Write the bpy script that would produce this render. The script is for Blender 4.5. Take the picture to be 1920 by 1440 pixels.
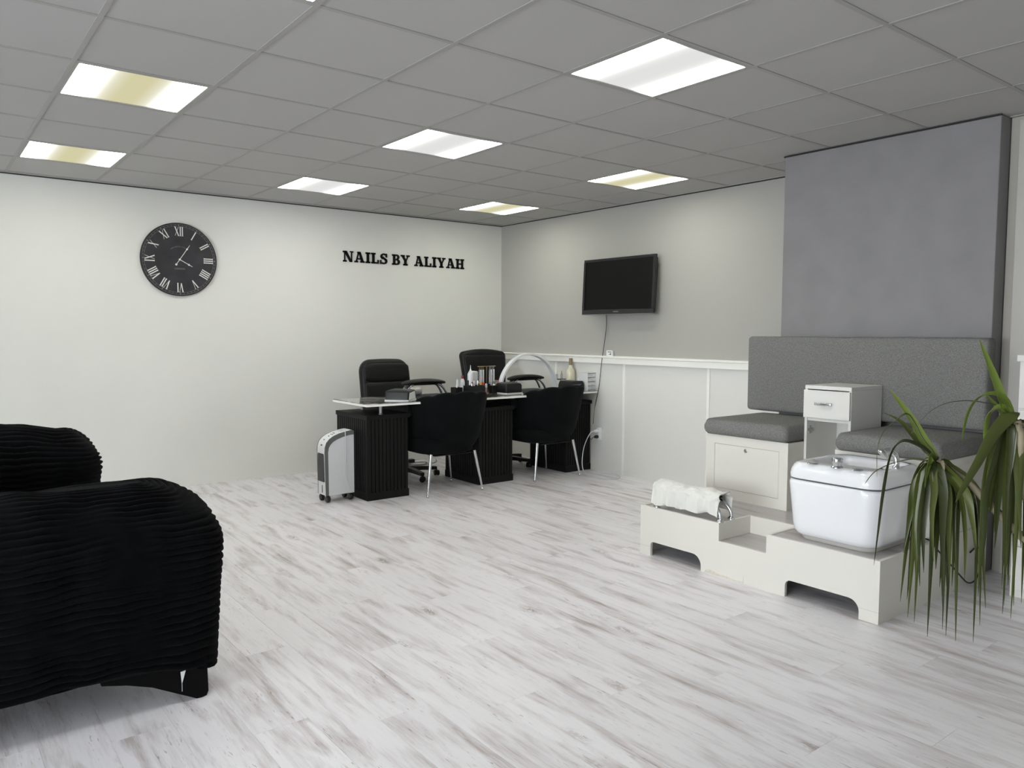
import bpy, bmesh, math, random
from mathutils import Vector, Matrix, noise
PI = math.pi
random.seed(7)
for o in list(bpy.data.objects): bpy.data.objects.remove(o)
sc = bpy.context.scene
COL = sc.collection

# ---------------------------------------------------------------- camera
cam = bpy.data.cameras.new('camera'); cam.sensor_width = 36; cam.lens = 36*1448.69/1920
cam.clip_start = .05
co = bpy.data.objects.new('camera', cam); COL.objects.link(co)
R_ = Vector((0.78946987, -0.61378072, 0.00324896)); U_ = Vector((0.03846883, 0.05476167, 0.99775814)); F_ = Vector((0.61258263, 0.787575, -0.06684411))
co.matrix_world = Matrix(((R_.x, U_.x, -F_.x, -5.26879), (R_.y, U_.y, -F_.y, -6.97413), (R_.z, U_.z, -F_.z, 1.34408), (0, 0, 0, 1)))
sc.camera = co
# ---------------------------------------------------------------- world, exposure, daylight
w = bpy.data.worlds.new('world'); sc.world = w; w.use_nodes = True
w.node_tree.nodes['Background'].inputs[0].default_value = (.75, .87, 1, 1)
w.node_tree.nodes['Background'].inputs[1].default_value = 1.0
sc.view_settings.view_transform = 'Standard'; sc.view_settings.look = 'None'
sc.view_settings.exposure = 0.0; sc.view_settings.gamma = 1; sc.view_settings.use_curve_mapping = False
PANEL_PEAK = 46.0      # tube zone of a ceiling light
DAY = 350.0           # daylight through the shop window in the left wall
al = bpy.data.lights.new('shop_window_daylight', 'AREA'); al.shape = 'RECTANGLE'; al.size = 4.2; al.size_y = 1.7
al.energy = DAY; al.color = (.90, .95, 1)
ao = bpy.data.objects.new('shop_window_daylight', al); COL.objects.link(ao)
ao.location = (-10.5, -5.7, 1.4); ao.rotation_euler = (PI/2, 0, -PI/2)

H = 2.5265
# ---------------------------------------------------------------- materials
def srgb(c):
    return tuple((x/255/12.92 if x/255 <= .04045 else ((x/255+.055)/1.055)**2.4) for x in c)
MATS = {}
def mat(name, col, rough=.5, metal=0, spec=.5, trans=0, emit=None, es=0, bump=0, bscale=200, ior=1.45, coat=0, var=0, vscale=8, sheen=0, alpha=1, stretch=(1, 1, 1)):
    if name in MATS: return MATS[name]
    m = bpy.data.materials.new(name); m.use_nodes = True
    nt = m.node_tree; b = nt.nodes['Principled BSDF']
    c = srgb(col) + (1,)
    b.inputs['Base Color'].default_value = c
    b.inputs['Roughness'].default_value = rough; b.inputs['Metallic'].default_value = metal
    b.inputs['Specular IOR Level'].default_value = spec; b.inputs['IOR'].default_value = ior
    b.inputs['Transmission Weight'].default_value = trans; b.inputs['Coat Weight'].default_value = coat
    b.inputs['Sheen Weight'].default_value = sheen; b.inputs['Alpha'].default_value = alpha
    if emit: b.inputs['Emission Color'].default_value = srgb(emit)+(1,); b.inputs['Emission Strength'].default_value = es
    tc = None
    if bump or var:
        tc = nt.nodes.new('ShaderNodeTexCoord'); mp = nt.nodes.new('ShaderNodeMapping'); mp.inputs['Scale'].default_value = stretch
        nt.links.new(tc.outputs['Object'], mp.inputs[0])
    if var:
        n = nt.nodes.new('ShaderNodeTexNoise'); n.inputs['Scale'].default_value = vscale; n.inputs['Detail'].default_value = 6
        r = nt.nodes.new('ShaderNodeMapRange'); r.inputs[1].default_value = .3; r.inputs[2].default_value = .7; r.inputs[3].default_value = 1-var; r.inputs[4].default_value = 1+var
        mx = nt.nodes.new('ShaderNodeVectorMath'); mx.operation = 'SCALE'; mx.inputs[0].default_value = c[:3]
        nt.links.new(mp.outputs[0], n.inputs['Vector']); nt.links.new(n.outputs[0], r.inputs[0]); nt.links.new(r.outputs[0], mx.inputs['Scale']); nt.links.new(mx.outputs[0], b.inputs['Base Color'])
    if bump:
        n = nt.nodes.new('ShaderNodeTexNoise'); n.inputs['Scale'].default_value = bscale; n.inputs['Detail'].default_value = 4
        bp = nt.nodes.new('ShaderNodeBump'); bp.inputs['Strength'].default_value = bump; bp.inputs['Distance'].default_value = .002
        nt.links.new(mp.outputs[0], n.inputs['Vector']); nt.links.new(n.outputs[0], bp.inputs['Height']); nt.links.new(bp.outputs[0], b.inputs['Normal'])
    MATS[name] = m; return m

M_wall = mat('wall_paint_white', (218, 218, 213), .75, bump=.25, bscale=60, var=.02, vscale=1.5)
M_wallr = mat('wall_paint_taupe', (170, 169, 164), .75, bump=.2, bscale=60)
M_wains = mat('wainscot_white', (225, 225, 221), .45)
M_paper = mat('grey_wallpaper', (137, 135, 137), .8, bump=.5, bscale=45, var=.06, vscale=5)
M_tile = mat('ceiling_tile', (181, 180, 178), .9, bump=.3, bscale=500)
M_bar = mat('ceiling_bar', (164, 162, 158), .6)
M_gap = mat('shadow_gap', (40, 40, 40), .8)  # dark colour standing in for shade along the ceiling edges
M_white = mat('white_melamine', (224, 223, 218), .42)
M_cream = mat('cream_melamine', (222, 220, 212), .45)
M_acry = mat('glossy_acrylic', (236, 238, 241), .12, coat=.5)
M_blackwood = mat('black_laminate', (19, 19, 19), .55, spec=.25, bump=.15, bscale=30, stretch=(1, 1, .1))
M_chrome = mat('chrome', (215, 216, 218), .2, metal=1)
M_steel = mat('brushed_steel', (170, 170, 170), .3, metal=1)
M_brass = mat('gold_metal', (206, 190, 135), .3, metal=1)
M_leather = mat('black_leather', (18, 18, 19), .45, spec=.3, bump=.25, bscale=120, var=.1)
M_plast = mat('black_plastic', (17, 17, 18), .4)
M_velvet = mat('black_velvet', (15, 17, 18), .9, spec=.08, sheen=.03, bump=.2, bscale=300, var=.25, vscale=9)
M_plush = mat('black_plush', (9, 10, 12), .95, spec=.06, sheen=.03, bump=1, bscale=500, var=.35, vscale=14)
M_wplast = mat('white_plastic', (232, 235, 235), .35)
M_pgrey = mat('pale_grey_plastic', (216, 220, 223), .4)
M_dgrey = mat('dark_grey_plastic', (98, 99, 99), .45)
M_grille = mat('grille_grey', (72, 74, 75), .6)
M_screen = mat('tv_screen', (12, 12, 11), .3, spec=.2)
M_clear = mat('clear_plastic', (235, 238, 240), .08, trans=.85, ior=1.3)
M_frost = mat('frosted_plastic', (225, 228, 230), .35, trans=.12)
M_towel = mat('white_towel', (226, 226, 220), .95, bump=1, bscale=260, sheen=.3)
M_bark = mat('plant_stem', (162, 152, 128), .85, bump=1, bscale=40, var=.2, vscale=25, stretch=(1, 1, .3))
M_rail = mat('rail_white', (243, 243, 238), .4)
M_grey_edge = mat('grey_edge', (120, 118, 114), .6)

def fabric(name, a, b_):
    m = bpy.data.materials.new(name); m.use_nodes = True; nt = m.node_tree; p = nt.nodes['Principled BSDF']
    tc = nt.nodes.new('ShaderNodeTexCoord')
    ns = []
    for sc_ in ((1, 1, .25), (.25, .25, 1)):
        mp = nt.nodes.new('ShaderNodeMapping'); mp.inputs['Scale'].default_value = sc_
        n = nt.nodes.new('ShaderNodeTexNoise'); n.inputs['Scale'].default_value = 520; n.inputs['Detail'].default_value = 2
        nt.links.new(tc.outputs['Object'], mp.inputs[0]); nt.links.new(mp.outputs[0], n.inputs['Vector']); ns.append(n)
    ad = nt.nodes.new('ShaderNodeMath'); ad.operation = 'ADD'; nt.links.new(ns[0].outputs[0], ad.inputs[0]); nt.links.new(ns[1].outputs[0], ad.inputs[1])
    cr = nt.nodes.new('ShaderNodeValToRGB'); cr.color_ramp.elements[0].position = .42; cr.color_ramp.elements[1].position = .58
    cr.color_ramp.elements[0].color = srgb(a)+(1,); cr.color_ramp.elements[1].color = srgb(b_)+(1,)
    hf = nt.nodes.new('ShaderNodeMath'); hf.operation = 'MULTIPLY'; hf.inputs[1].default_value = .5
    nt.links.new(ad.outputs[0], hf.inputs[0]); nt.links.new(hf.outputs[0], cr.inputs[0]); nt.links.new(cr.outputs[0], p.inputs['Base Color'])
    bp = nt.nodes.new('ShaderNodeBump'); bp.inputs['Strength'].default_value = .5; bp.inputs['Distance'].default_value = .002
    nt.links.new(hf.outputs[0], bp.inputs['Height']); nt.links.new(bp.outputs[0], p.inputs['Normal'])
    p.inputs['Roughness'].default_value = .95; p.inputs['Specular IOR Level'].default_value = .15
    return m
M_fab = fabric('grey_weave', (105, 105, 103), (137, 137, 134))

def plank_mat(name='whitewashed_laminate', light=(236, 235, 238), dark=(158, 144, 141)):
    m = bpy.data.materials.new(name); m.use_nodes = True; nt = m.node_tree; p = nt.nodes['Principled BSDF']
    N = nt.nodes.new; L = nt.links.new
    tc = N('ShaderNodeTexCoord'); oi = N('ShaderNodeObjectInfo')
    mul = N('ShaderNodeVectorMath'); mul.operation = 'SCALE'; mul.inputs[0].default_value = (37, 61, 23); L(oi.outputs['Random'], mul.inputs['Scale'])
    add = N('ShaderNodeVectorMath'); L(tc.outputs['Object'], add.inputs[0]); L(mul.outputs[0], add.inputs[1])
    def nz(scale, detail, stretch, rough=.55, dist=0):
        mp = N('ShaderNodeMapping'); mp.inputs['Scale'].default_value = stretch
        n = N('ShaderNodeTexNoise'); n.inputs['Scale'].default_value = scale; n.inputs['Detail'].default_value = detail; n.inputs['Roughness'].default_value = rough; n.inputs['Distortion'].default_value = dist
        L(add.outputs[0], mp.inputs[0]); L(mp.outputs[0], n.inputs['Vector']); return n.outputs[0]
    def mr(src, a, b_, c=0, d=1):
        r = N('ShaderNodeMapRange'); r.inputs[1].default_value = a; r.inputs[2].default_value = b_; r.inputs[3].default_value = c; r.inputs[4].default_value = d; L(src, r.inputs[0]); return r.outputs[0]
    def mth(op, a, b_):
        x = N('ShaderNodeMath'); x.operation = op
        for i, v in enumerate((a, b_)):
            if isinstance(v, (int, float)): x.inputs[i].default_value = v
            else: L(v, x.inputs[i])
        return x.outputs[0]
    patch = mr(nz(1, 5, (12, 1.9, 1), .55, .3), .50, .72)
    patch2 = mr(nz(1, 6, (22, 2.0, 1), .66, .2), .50, .80)
    grain = mr(nz(1, 5, (190, 9, 1), .7), .38, .62)
    fine = mr(nz(1, 3, (90, 5, 1), .6, .8), .3, .62)
    dash = mth('MULTIPLY', mr(nz(1, 3, (150, 17, 1), .5, .6), .63, .70), mr(nz(1, 2, (9, 3, 1), .5), .42, .62))
    figure = mr(nz(1, 2, (26, 2.6, 1), .4, 1.6), .44, .56)
    knotv = N('ShaderNodeTexVoronoi'); knotv.inputs['Scale'].default_value = 1
    mp = N('ShaderNodeMapping'); mp.inputs['Scale'].default_value = (4.6, 1.7, 1); L(add.outputs[0], mp.inputs[0]); L(mp.outputs[0], knotv.inputs['Vector'])
    kd = mr(knotv.outputs['Distance'], .04, .17, 1, 0)
    kn = mth('MULTIPLY', kd, mr(nz(1, 4, (60, 26, 1), .6, 1.5), .40, .54))
    tone = mth('ADD', mth('MULTIPLY', patch, mth('ADD', mth('ADD', mth('MULTIPLY', grain, .32), mth('MULTIPLY', figure, .22)), .30)), mth('MULTIPLY', patch2, mth('ADD', mth('MULTIPLY', fine, .5), .14)))
    tone = mth('ADD', tone, mth('ADD', mth('MULTIPLY', dash, .6), mth('MULTIPLY', kn, .75)))
    tone = mth('ADD', tone, mth('MULTIPLY', fine, .05))
    cl = N('ShaderNodeMath'); cl.operation = 'MINIMUM'; cl.inputs[1].default_value = 1; L(tone, cl.inputs[0])
    mx = N('ShaderNodeMix'); mx.data_type = 'RGBA'; mx.inputs[6].default_value = srgb(light)+(1,); mx.inputs[7].default_value = srgb(dark)+(1,)
    L(cl.outputs[0], mx.inputs[0])
    br = N('ShaderNodeVectorMath'); br.operation = 'SCALE'; L(mx.outputs[2], br.inputs[0]); L(mr(oi.outputs['Random'], 0, 1, .95, 1.03), br.inputs['Scale'])
    L(br.outputs[0], p.inputs['Base Color'])
    L(mr(grain, 0, 1, .3, .4), p.inputs['Roughness'])
    bp = N('ShaderNodeBump'); bp.inputs['Strength'].default_value = .12; bp.inputs['Distance'].default_value = .001; L(grain, bp.inputs['Height']); L(bp.outputs[0], p.inputs['Normal'])
    return m
M_plank = plank_mat()
M_deck = plank_mat('grey_deck_vinyl', (190, 186, 185), (134, 125, 122))

def marble_mat():
    m = bpy.data.materials.new('dark_marbled_glass'); m.use_nodes = True; nt = m.node_tree; p = nt.nodes['Principled BSDF']
    tc = nt.nodes.new('ShaderNodeTexCoord'); n = nt.nodes.new('ShaderNodeTexNoise'); n.inputs['Scale'].default_value = 3.5; n.inputs['Detail'].default_value = 8; n.inputs['Distortion'].default_value = 1.6
    cr = nt.nodes.new('ShaderNodeValToRGB'); e = cr.color_ramp.elements
    e[0].position = .44; e[0].color = srgb((70, 70, 71))+(1,); e[1].position = .60; e[1].color = srgb((190, 188, 184))+(1,)
    nt.links.new(tc.outputs['Object'], n.inputs['Vector']); nt.links.new(n.outputs[0], cr.inputs[0]); nt.links.new(cr.outputs[0], p.inputs['Base Color'])
    p.inputs['Roughness'].default_value = .08; p.inputs['Coat Weight'].default_value = .6
    return m
M_marble = marble_mat()

def leaf_mat(name, a, b_):
    m = bpy.data.materials.new(name); m.use_nodes = True; nt = m.node_tree; p = nt.nodes['Principled BSDF']
    oi = nt.nodes.new('ShaderNodeObjectInfo'); mx = nt.nodes.new('ShaderNodeMix'); mx.data_type = 'RGBA'
    mx.inputs[6].default_value = srgb(a)+(1,); mx.inputs[7].default_value = srgb(b_)+(1,)
    nt.links.new(oi.outputs['Random'], mx.inputs[0]); nt.links.new(mx.outputs[2], p.inputs['Base Color'])
    p.inputs['Roughness'].default_value = .38
    return m
M_leaf = leaf_mat('strap_leaf', (50, 60, 27), (84, 94, 40))
M_leafy = leaf_mat('young_strap_leaf', (98, 118, 40), (120, 138, 60))

def light_mat(name, centre, peak, tint=(1, .985, .95)):
    m = bpy.data.materials.new(name); m.use_nodes = True; nt = m.node_tree
    for n in list(nt.nodes): nt.nodes.remove(n)
    N = nt.nodes.new; L = nt.links.new
    tc = N('ShaderNodeTexCoord'); sp = N('ShaderNodeSeparateXYZ'); L(tc.outputs['Object'], sp.inputs[0])
    ab = N('ShaderNodeMath'); ab.operation = 'ABSOLUTE'; L(sp.outputs[0], ab.inputs[0])
    def sm(a, b_):
        r = N('ShaderNodeMapRange'); r.interpolation_type = 'SMOOTHSTEP'; r.inputs[1].default_value = a; r.inputs[2].default_value = b_; L(ab.outputs[0], r.inputs[0]); return r.outputs[0]
    pw = N('ShaderNodeMath'); pw.operation = 'POWER'; pw.inputs[1].default_value = 6.5; L(sm(.0, .262), pw.inputs[0])
    m0 = N('ShaderNodeMix'); m0.data_type = 'RGBA'; m0.inputs[6].default_value = srgb(centre)+(1,); m0.inputs[7].default_value = (1, 1, .97, 1); L(sm(.03, .20), m0.inputs[0])
    mx = N('ShaderNodeMix'); mx.data_type = 'RGBA'; mx.inputs[7].default_value = tuple(peak*v for v in tint)+(1,); L(m0.outputs[2], mx.inputs[6])
    em = N('ShaderNodeEmission'); out = N('ShaderNodeOutputMaterial')
    L(pw.outputs[0], mx.inputs[0]); L(mx.outputs[2], em.inputs[0]); L(em.outputs[0], out.inputs[0])
    return m
M_lw = light_mat('light_diffuser_white', (226, 226, 224), PANEL_PEAK)
M_ly = light_mat('light_diffuser_yellowed', (212, 206, 166), PANEL_PEAK*.8, (1, .99, .86))

# ---------------------------------------------------------------- helpers
def link(o, parent=None):
    COL.objects.link(o)
    if parent is not None: o.parent = parent
    return o
def tag(o, label, cat, group=None):
    o['label'] = label; o['category'] = cat
    if group: o['group'] = group
    return o
def thing(name, label, cat, loc=(0, 0, 0), rz=0, group=None):
    o = bpy.data.objects.new(name, None); o.empty_display_size = .1; link(o)
    o.location = loc; o.rotation_euler = (0, 0, rz)
    return tag(o, label, cat, group)
def fin(name, bm, m, parent=None, smooth=35, label=None):
    bmesh.ops.recalc_face_normals(bm, faces=bm.faces)
    me = bpy.data.meshes.new(name); bm.to_mesh(me); bm.free()
    me.materials.append(m)
    if smooth:
        me.shade_smooth(); me.set_sharp_from_angle(angle=math.radians(smooth))
    o = bpy.data.objects.new(name, me); link(o, parent)
    if label: o['label'] = label
    return o
def struct(name, bm, m, parent=None, smooth=35):
    o = fin(name, bm, m, parent, smooth)
    if parent is None: o['kind'] = 'structure'
    return o
def NB(): return bmesh.new()
def box(bm, x0, x1, y0, y1, z0, z1, bev=0, seg=2):
    x0, x1 = min(x0, x1), max(x0, x1); y0, y1 = min(y0, y1), max(y0, y1); z0, z1 = min(z0, z1), max(z0, z1)
    r = bmesh.ops.create_cube(bm, size=1)
    bmesh.ops.scale(bm, vec=(x1-x0, y1-y0, z1-z0), verts=r['verts'])
    bmesh.ops.translate(bm, vec=((x0+x1)/2, (y0+y1)/2, (z0+z1)/2), verts=r['verts'])
    if bev:
        es = list({e for v in r['verts'] for e in v.link_edges})
        bmesh.ops.bevel(bm, geom=es, offset=bev, segments=seg, profile=.5, affect='EDGES')
    return bm
def B(x0, x1, y0, y1, z0, z1, bev=0, seg=2): return box(NB(), x0, x1, y0, y1, z0, z1, bev, seg)
def prism(bm, pts, axis, a, b):   # polygon pts (2-D) extruded along axis from a to b
    def P(p, t):
        return {'x': (t, p[0], p[1]), 'y': (p[0], t, p[1]), 'z': (p[0], p[1], t)}[axis]
    v0 = [bm.verts.new(P(p, a)) for p in pts]; v1 = [bm.verts.new(P(p, b)) for p in pts]
    bm.faces.new(v0); bm.faces.new(v1[::-1]); n = len(pts)
    for i in range(n): bm.faces.new((v0[i], v0[(i+1) % n], v1[(i+1) % n], v1[i]))
    return bm
def loft(bm, rings, cap0=True, cap1=True, closed=True):
    vs = [[bm.verts.new(p) for p in r] for r in rings]; n = len(vs[0])
    for a, b in zip(vs, vs[1:]):
        for i in range(n if closed else n-1):
            bm.faces.new((a[i], a[(i+1) % n], b[(i+1) % n], b[i]))
    if cap0: bm.faces.new(vs[0][::-1])
    if cap1: bm.faces.new(vs[-1])
    return bm
def lathe(bm, prof, c=(0, 0, 0), n=20, axis='z'):
    rings = []
    for r, z in prof:
        ring = []
        for i in range(n):
            a = 2*PI*i/n; u, v = r*math.cos(a), r*math.sin(a)
            p = {'z': (u, v, z), 'x': (z, u, v), 'y': (u, z, v)}[axis]
            ring.append((p[0]+c[0], p[1]+c[1], p[2]+c[2]))
        rings.append(ring)
    return loft(bm, rings)
def tube(bm, pts, rad, n=10, flat=1.0):
    pts = [Vector(p) for p in pts]; m = len(pts); rads = rad if isinstance(rad, (list, tuple)) else [rad]*m
    rings = []; ref = None
    for i, p in enumerate(pts):
        t = (pts[min(i+1, m-1)]-pts[max(i-1, 0)]).normalized()
        if ref is None: ref = t.orthogonal().normalized()
        ref = (ref-t*ref.dot(t)).normalized(); s = t.cross(ref)
        rings.append([p+(ref*math.cos(2*PI*k/n)+s*math.sin(2*PI*k/n)*flat)*rads[i] for k in range(n)])
    return loft(bm, rings)
def smooth_path(pts, k=6):
    pts = [Vector(p) for p in pts]; out = []
    for i in range(len(pts)-1):
        p0 = pts[max(i-1, 0)]; p1 = pts[i]; p2 = pts[i+1]; p3 = pts[min(i+2, len(pts)-1)]
        for j in range(k):
            t = j/k
            out.append(.5*((2*p1)+(p2-p0)*t+(2*p0-5*p1+4*p2-p3)*t*t+(3*p1-p0-3*p2+p3)*t**3))
    out.append(pts[-1]); return out
def rrect(cx, cy, hx, hy, r, z, n=6):
    r = min(r, hx*.999, hy*.999); out = []
    for (sx, sy, a0) in ((1, 1, 0), (-1, 1, PI/2), (-1, -1, PI), (1, -1, 1.5*PI)):
        for i in range(n+1):
            a = a0+PI/2*i/n
            out.append((cx+sx*(hx-r)+r*math.cos(a), cy+sy*(hy-r)+r*math.sin(a), z))
    return out
def text_mesh(name, s, size, m, parent, mtx, ext=.0008):
    cu = bpy.data.curves.new(name, 'FONT'); cu.body = s; cu.size = size; cu.align_x = 'CENTER'; cu.align_y = 'CENTER'; cu.extrude = ext
    t = bpy.data.objects.new('tmp', cu); COL.objects.link(t)
    me = bpy.data.meshes.new_from_object(t.evaluated_get(bpy.context.evaluated_depsgraph_get()))
    bpy.data.objects.remove(t); me.materials.clear(); me.materials.append(m)
    o = bpy.data.objects.new(name, me); link(o, parent); o.matrix_local = mtx; return o

# ================================================================ SETTING
XL, YF = -10.6, -9.63
fl = struct('floor', B(XL, 0.0, YF, 0, -.05, -.008), mat('underlay', (190, 187, 183), .8))
PW, PL = .192, 1.285
FULL = None; n = 0
rnd = random.Random(3)
col = 0; x = 0.0
while x > -6.35:
    x0 = x-PW; off = (col*.43+rnd.uniform(-.05, .05)) % 1.0*PL
    y = 0.0+off-PL if off > .05 else -0.0
    segs = []
    top = 0.0; cur = -off if off > .12 else -PL
    while top > -7.3:
        if cur < -7.3: cur = -8.6
        segs.append((cur, top)); top = cur; cur = top-PL
    for (a, b) in segs:
        key = round(b-a, 3) == round(PL, 3)
        if key and FULL is not None:
            o = bpy.data.objects.new('plank', FULL); link(o, fl)
        else:
            o = fin('plank', B(-PW/2+.0003, PW/2-.0003, -(b-a)/2+.0003, (b-a)/2-.0003, -.0079, 0, .0004, 1), M_plank, fl, 0)
            if key: FULL = o.data
        o.location = (x0+PW/2, (a+b)/2, 0); n += 1
    x = x0; col += 1
XE = x
bm = NB()
yy = -7.3
rest = [(XL, XE, YF, 0), (XE, 0, YF, -8.6)]
for (a, b, c, d) in rest:
    k = a
    while k < b-.02:
        box(bm, k, min(k+PW, b)-.001, c, d, -.0079, 0); k += PW
o = fin('plank_field', bm, M_plank, fl, 0); o['kind'] = 'stuff'

# walls
struct('wall_back', B(XL, .12, 0, .12, 0, H+.1), M_wall)
wr = struct('wall_right', B(0, .12, -5.24, 0, 0, H+.1), M_wallr)
struct('wall_near', B(-.45, .12, YF, -5.24, 0, H+.1), mat('wall_paint_greige', (176, 172, 163), .7))
struct('wall_front', B(XL, .12, YF-.12, YF, 0, H+.1), M_wall)
bm = NB(); box(bm, XL-.12, XL, -3.5, .12, 0, H+.1); box(bm, XL-.12, XL, YF, -7.9, 0, H+.1); box(bm, XL-.12, XL, -7.9, -3.5, 0, .5); box(bm, XL-.12, XL, -7.9, -3.5, 2.3, H+.1)
struct('wall_left', bm, M_wall)
bm = NB(); box(bm, XL-.09, XL-.03, -7.9, -3.5, .5, .56); box(bm, XL-.09, XL-.03, -7.9, -3.5, 2.24, 2.3)
for yy in (-7.9, -6.46, -5.0, -3.56): box(bm, XL-.09, XL-.03, yy, yy+.06, .56, 2.24)
wn = struct('window_1', bm, M_dgrey); fin('pane', B(XL-.065, XL-.06, -7.84, -3.56, .56, 2.24), M_clear, wn, 0)
# thin sealant line along the back wall
struct('baseboard_back', B(XL, -.0, -.006, 0, .001, .012), M_white)
# door casing strip beside the column
struct('trim_1', B(-.475, -.45, -5.36, -5.29, 0, 2.5), mat('casing', (186, 183, 176), .5))
struct('baseboard_right', B(-.465, -.45, -9.6, -5.36, 0, .07), M_white)
# wainscot panels, battens and dado rail on the right wall
wz = 1.055
edges = [-.0, -.962, -1.925, -2.895, -3.865, -4.2]
for a, b in zip(edges[1:], edges[:-1]):
    fin('panel', B(-.012, 0, a+.002, b-.002, .0, wz), M_wains, wr, 0)
for e in edges[1:-1]:
    fin('batten', B(-.02, -.012, e-.014, e+.014, 0, wz, .002), M_rail, wr)
bm = NB(); prism(bm, [(0, 1.050), (-.046, 1.050), (-.048, 1.052), (-.048, 1.100), (-.060, 1.106), (-.060, 1.119), (-.055, 1.122), (0, 1.122)], 'y', -3.93, -.001)
struct('trim_2', bm, M_rail)
# column
struct('chimney_breast', B(-.58, 0, -5.235, -3.93, 0, H-.002, .003, 1), M_paper)
struct('shade_strip_1', B(-.590, -.5805, -5.24, -3.925, H-.008, H-.001), M_gap)  # dark strip painting in the shade line above the column

# ceiling
T = .6; JY = .59824
GX = lambda i: (i-4.759)*T
GY = lambda j: (j-8.1012)*JY
lights = {(0, 0): 'w', (0, 3): 'w', (0, 6): 'w', (3, 3): 'y', (3, 6): 'y', (-3, 3): 'y', (-3, 6): 'y', (-3, 0): 'w'}
ce = struct('ceiling', B(XL, 0, YF, 0, H+.06, H+.1), M_tile)
I0, J0 = -13, -8
full = None
for i in range(I0, 5):
    for j in range(J0, 8):
        if (i, j) in lights: continue
        x0, x1 = max(GX(i), XL), min(GX(i+1), 0); y0, y1 = max(GY(j), YF), GY(j+1)
        if x1-x0 < .05 or y1-y0 < .05: continue
        isf = (x1-x0) > .599 and (y1-y0) > .597
        if isf and full is not None:
            o = bpy.data.objects.new('tile', full); link(o, ce)
        else:
            hx, hy = (x1-x0)/2-.006, (y1-y0)/2-.006
            o = fin('tile', B(-hx, hx, -hy, hy, 0, .012, .002, 1), M_tile, ce, 0)
            if isf: full = o.data
        o.location = ((x0+x1)/2, (y0+y1)/2, H+.0035)
for i in range(I0+1, 5):
    bm = NB(); box(bm, GX(i)-.0105, GX(i)+.0105, YF, -.03, H, H+.003); box(bm, GX(i)-.0012, GX(i)+.0012, YF, -.03, H+.003, H+.03)
    fin('ceiling_bar', bm, M_bar, ce, 0)
for j in range(J0, 9):
    bm = NB(); box(bm, XL, 0, GY(j)-.0105, GY(j)+.0105, H+.0002, H+.0031)
    fin('ceiling_bar', bm, M_bar, ce, 0)
fin('edge_strip', B(XL, 0, -.055, 0, H-.002, H+.01), M_bar, ce, 0)
fin('edge_strip', B(-.025, 0, -3.93, -.055, H-.002, H+.01), M_bar, ce, 0)
fin('edge_strip', B(-.475, -.45, YF, -5.24, H-.002, H+.01), M_bar, ce, 0)
struct('shade_strip_2', B(XL, 0, -.012, -.0005, H-.0085, H-.002), M_gap)  # shade of the wall-ceiling joint put in as a dark strip
struct('shade_strip_3', B(-.012, -.0005, -3.93, -.012, H-.0085, H-.002), M_gap)  # same painted shade line along the right wall

LLAB = {(0, 0): 'large square white ceiling light, nearest one right of centre', (0, 3): 'white ceiling light in the middle of the ceiling',
 (0, 6): 'white ceiling light close to the back wall, above the wall lettering', (3, 3): 'yellowed ceiling light above the television',
 (3, 6): 'yellowed ceiling light nearest the corner of the two walls', (-3, 3): 'larger yellowed ceiling light on the left above the wall clock',
 (-3, 6): 'smaller yellowed ceiling light at far left against the back wall', (-3, 0): 'white ceiling light cut off by the top edge of the picture'}
for (i, j), k in lights.items():
    cx, cy = GX(i)+T/2, GY(j)+JY/2
    t = thing('ceiling_light', LLAB[(i, j)], 'light', (cx, cy, H), 0, 'recessed ceiling lights')
    hx, hy = T/2-.011, JY/2-.011
    bm = NB(); box(bm, -hx, hx, -hy, -hy+.014, .0, .05); box(bm, -hx, hx, hy-.014, hy, .0, .05); box(bm, -hx, -hx+.014, -hy+.014, hy-.014, 0, .05); box(bm, hx-.014, hx, -hy+.014, hy-.014, 0, .05)
    fin('frame', bm, M_bar, t, 0)
    fin('diffuser', B(-hx+.014, hx-.014, -hy+.014, hy-.014, .004, .008), M_lw if k == 'w' else M_ly, t, 0)

# ================================================================ PEDICURE STATION
PX = -1.79   # front of the platform
pl = thing('platform', 'long white step platform with a notched step and two arched foot openings', 'platform', (-1.2, -4.52, 0))
def loc(o, p): o.location = Vector(o.location)-Vector(p.location); return o
def part(name, bm, m, p, smooth=35, label=None):   # bm in world coordinates, p an unrotated thing
    bmesh.ops.translate(bm, vec=-Vector(p.location), verts=bm.verts)
    return fin(name, bm, m, p, smooth, label)
def subpart(name, bm, m, par, root, smooth=35, label=None):
    bmesh.ops.translate(bm, vec=-Vector(root.location), verts=bm.verts)
    return fin(name, bm, m, par, smooth, label)
def arch(y0, y1, z1, r0, r1, n=6):      # outline of a foot opening seen from the front, y decreasing
    out = [(y0, 0)]
    for i in range(n+1):
        a = PI-PI/2*i/n; out.append((y0-r0+(-math.cos(a))*-r0, z1-r0+math.sin(a)*r0))
    for i in range(n+1):
        a = PI/2-PI/2*i/n; out.append((y1+r1-math.cos(a)*r1, z1-r1+math.sin(a)*r1))
    out.append((y1, 0)); return out
ZP = .298
Y0, Y1 = -3.785, -5.262
prof = [(Y0, 0), (-3.868, 0)]
def arc(cy, cz, r, a0, a1, n=6): return [(cy+r*math.cos(math.radians(a0+(a1-a0)*i/n)), cz+r*math.sin(math.radians(a0+(a1-a0)*i/n))) for i in range(n+1)]
prof += arc(-3.868-.022, .088-.022, .022, 0, 90)+arc(-4.245+.06, .088-.06, .06, 90, 180)+[(-4.245, 0), (-4.777, 0)]
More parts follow.
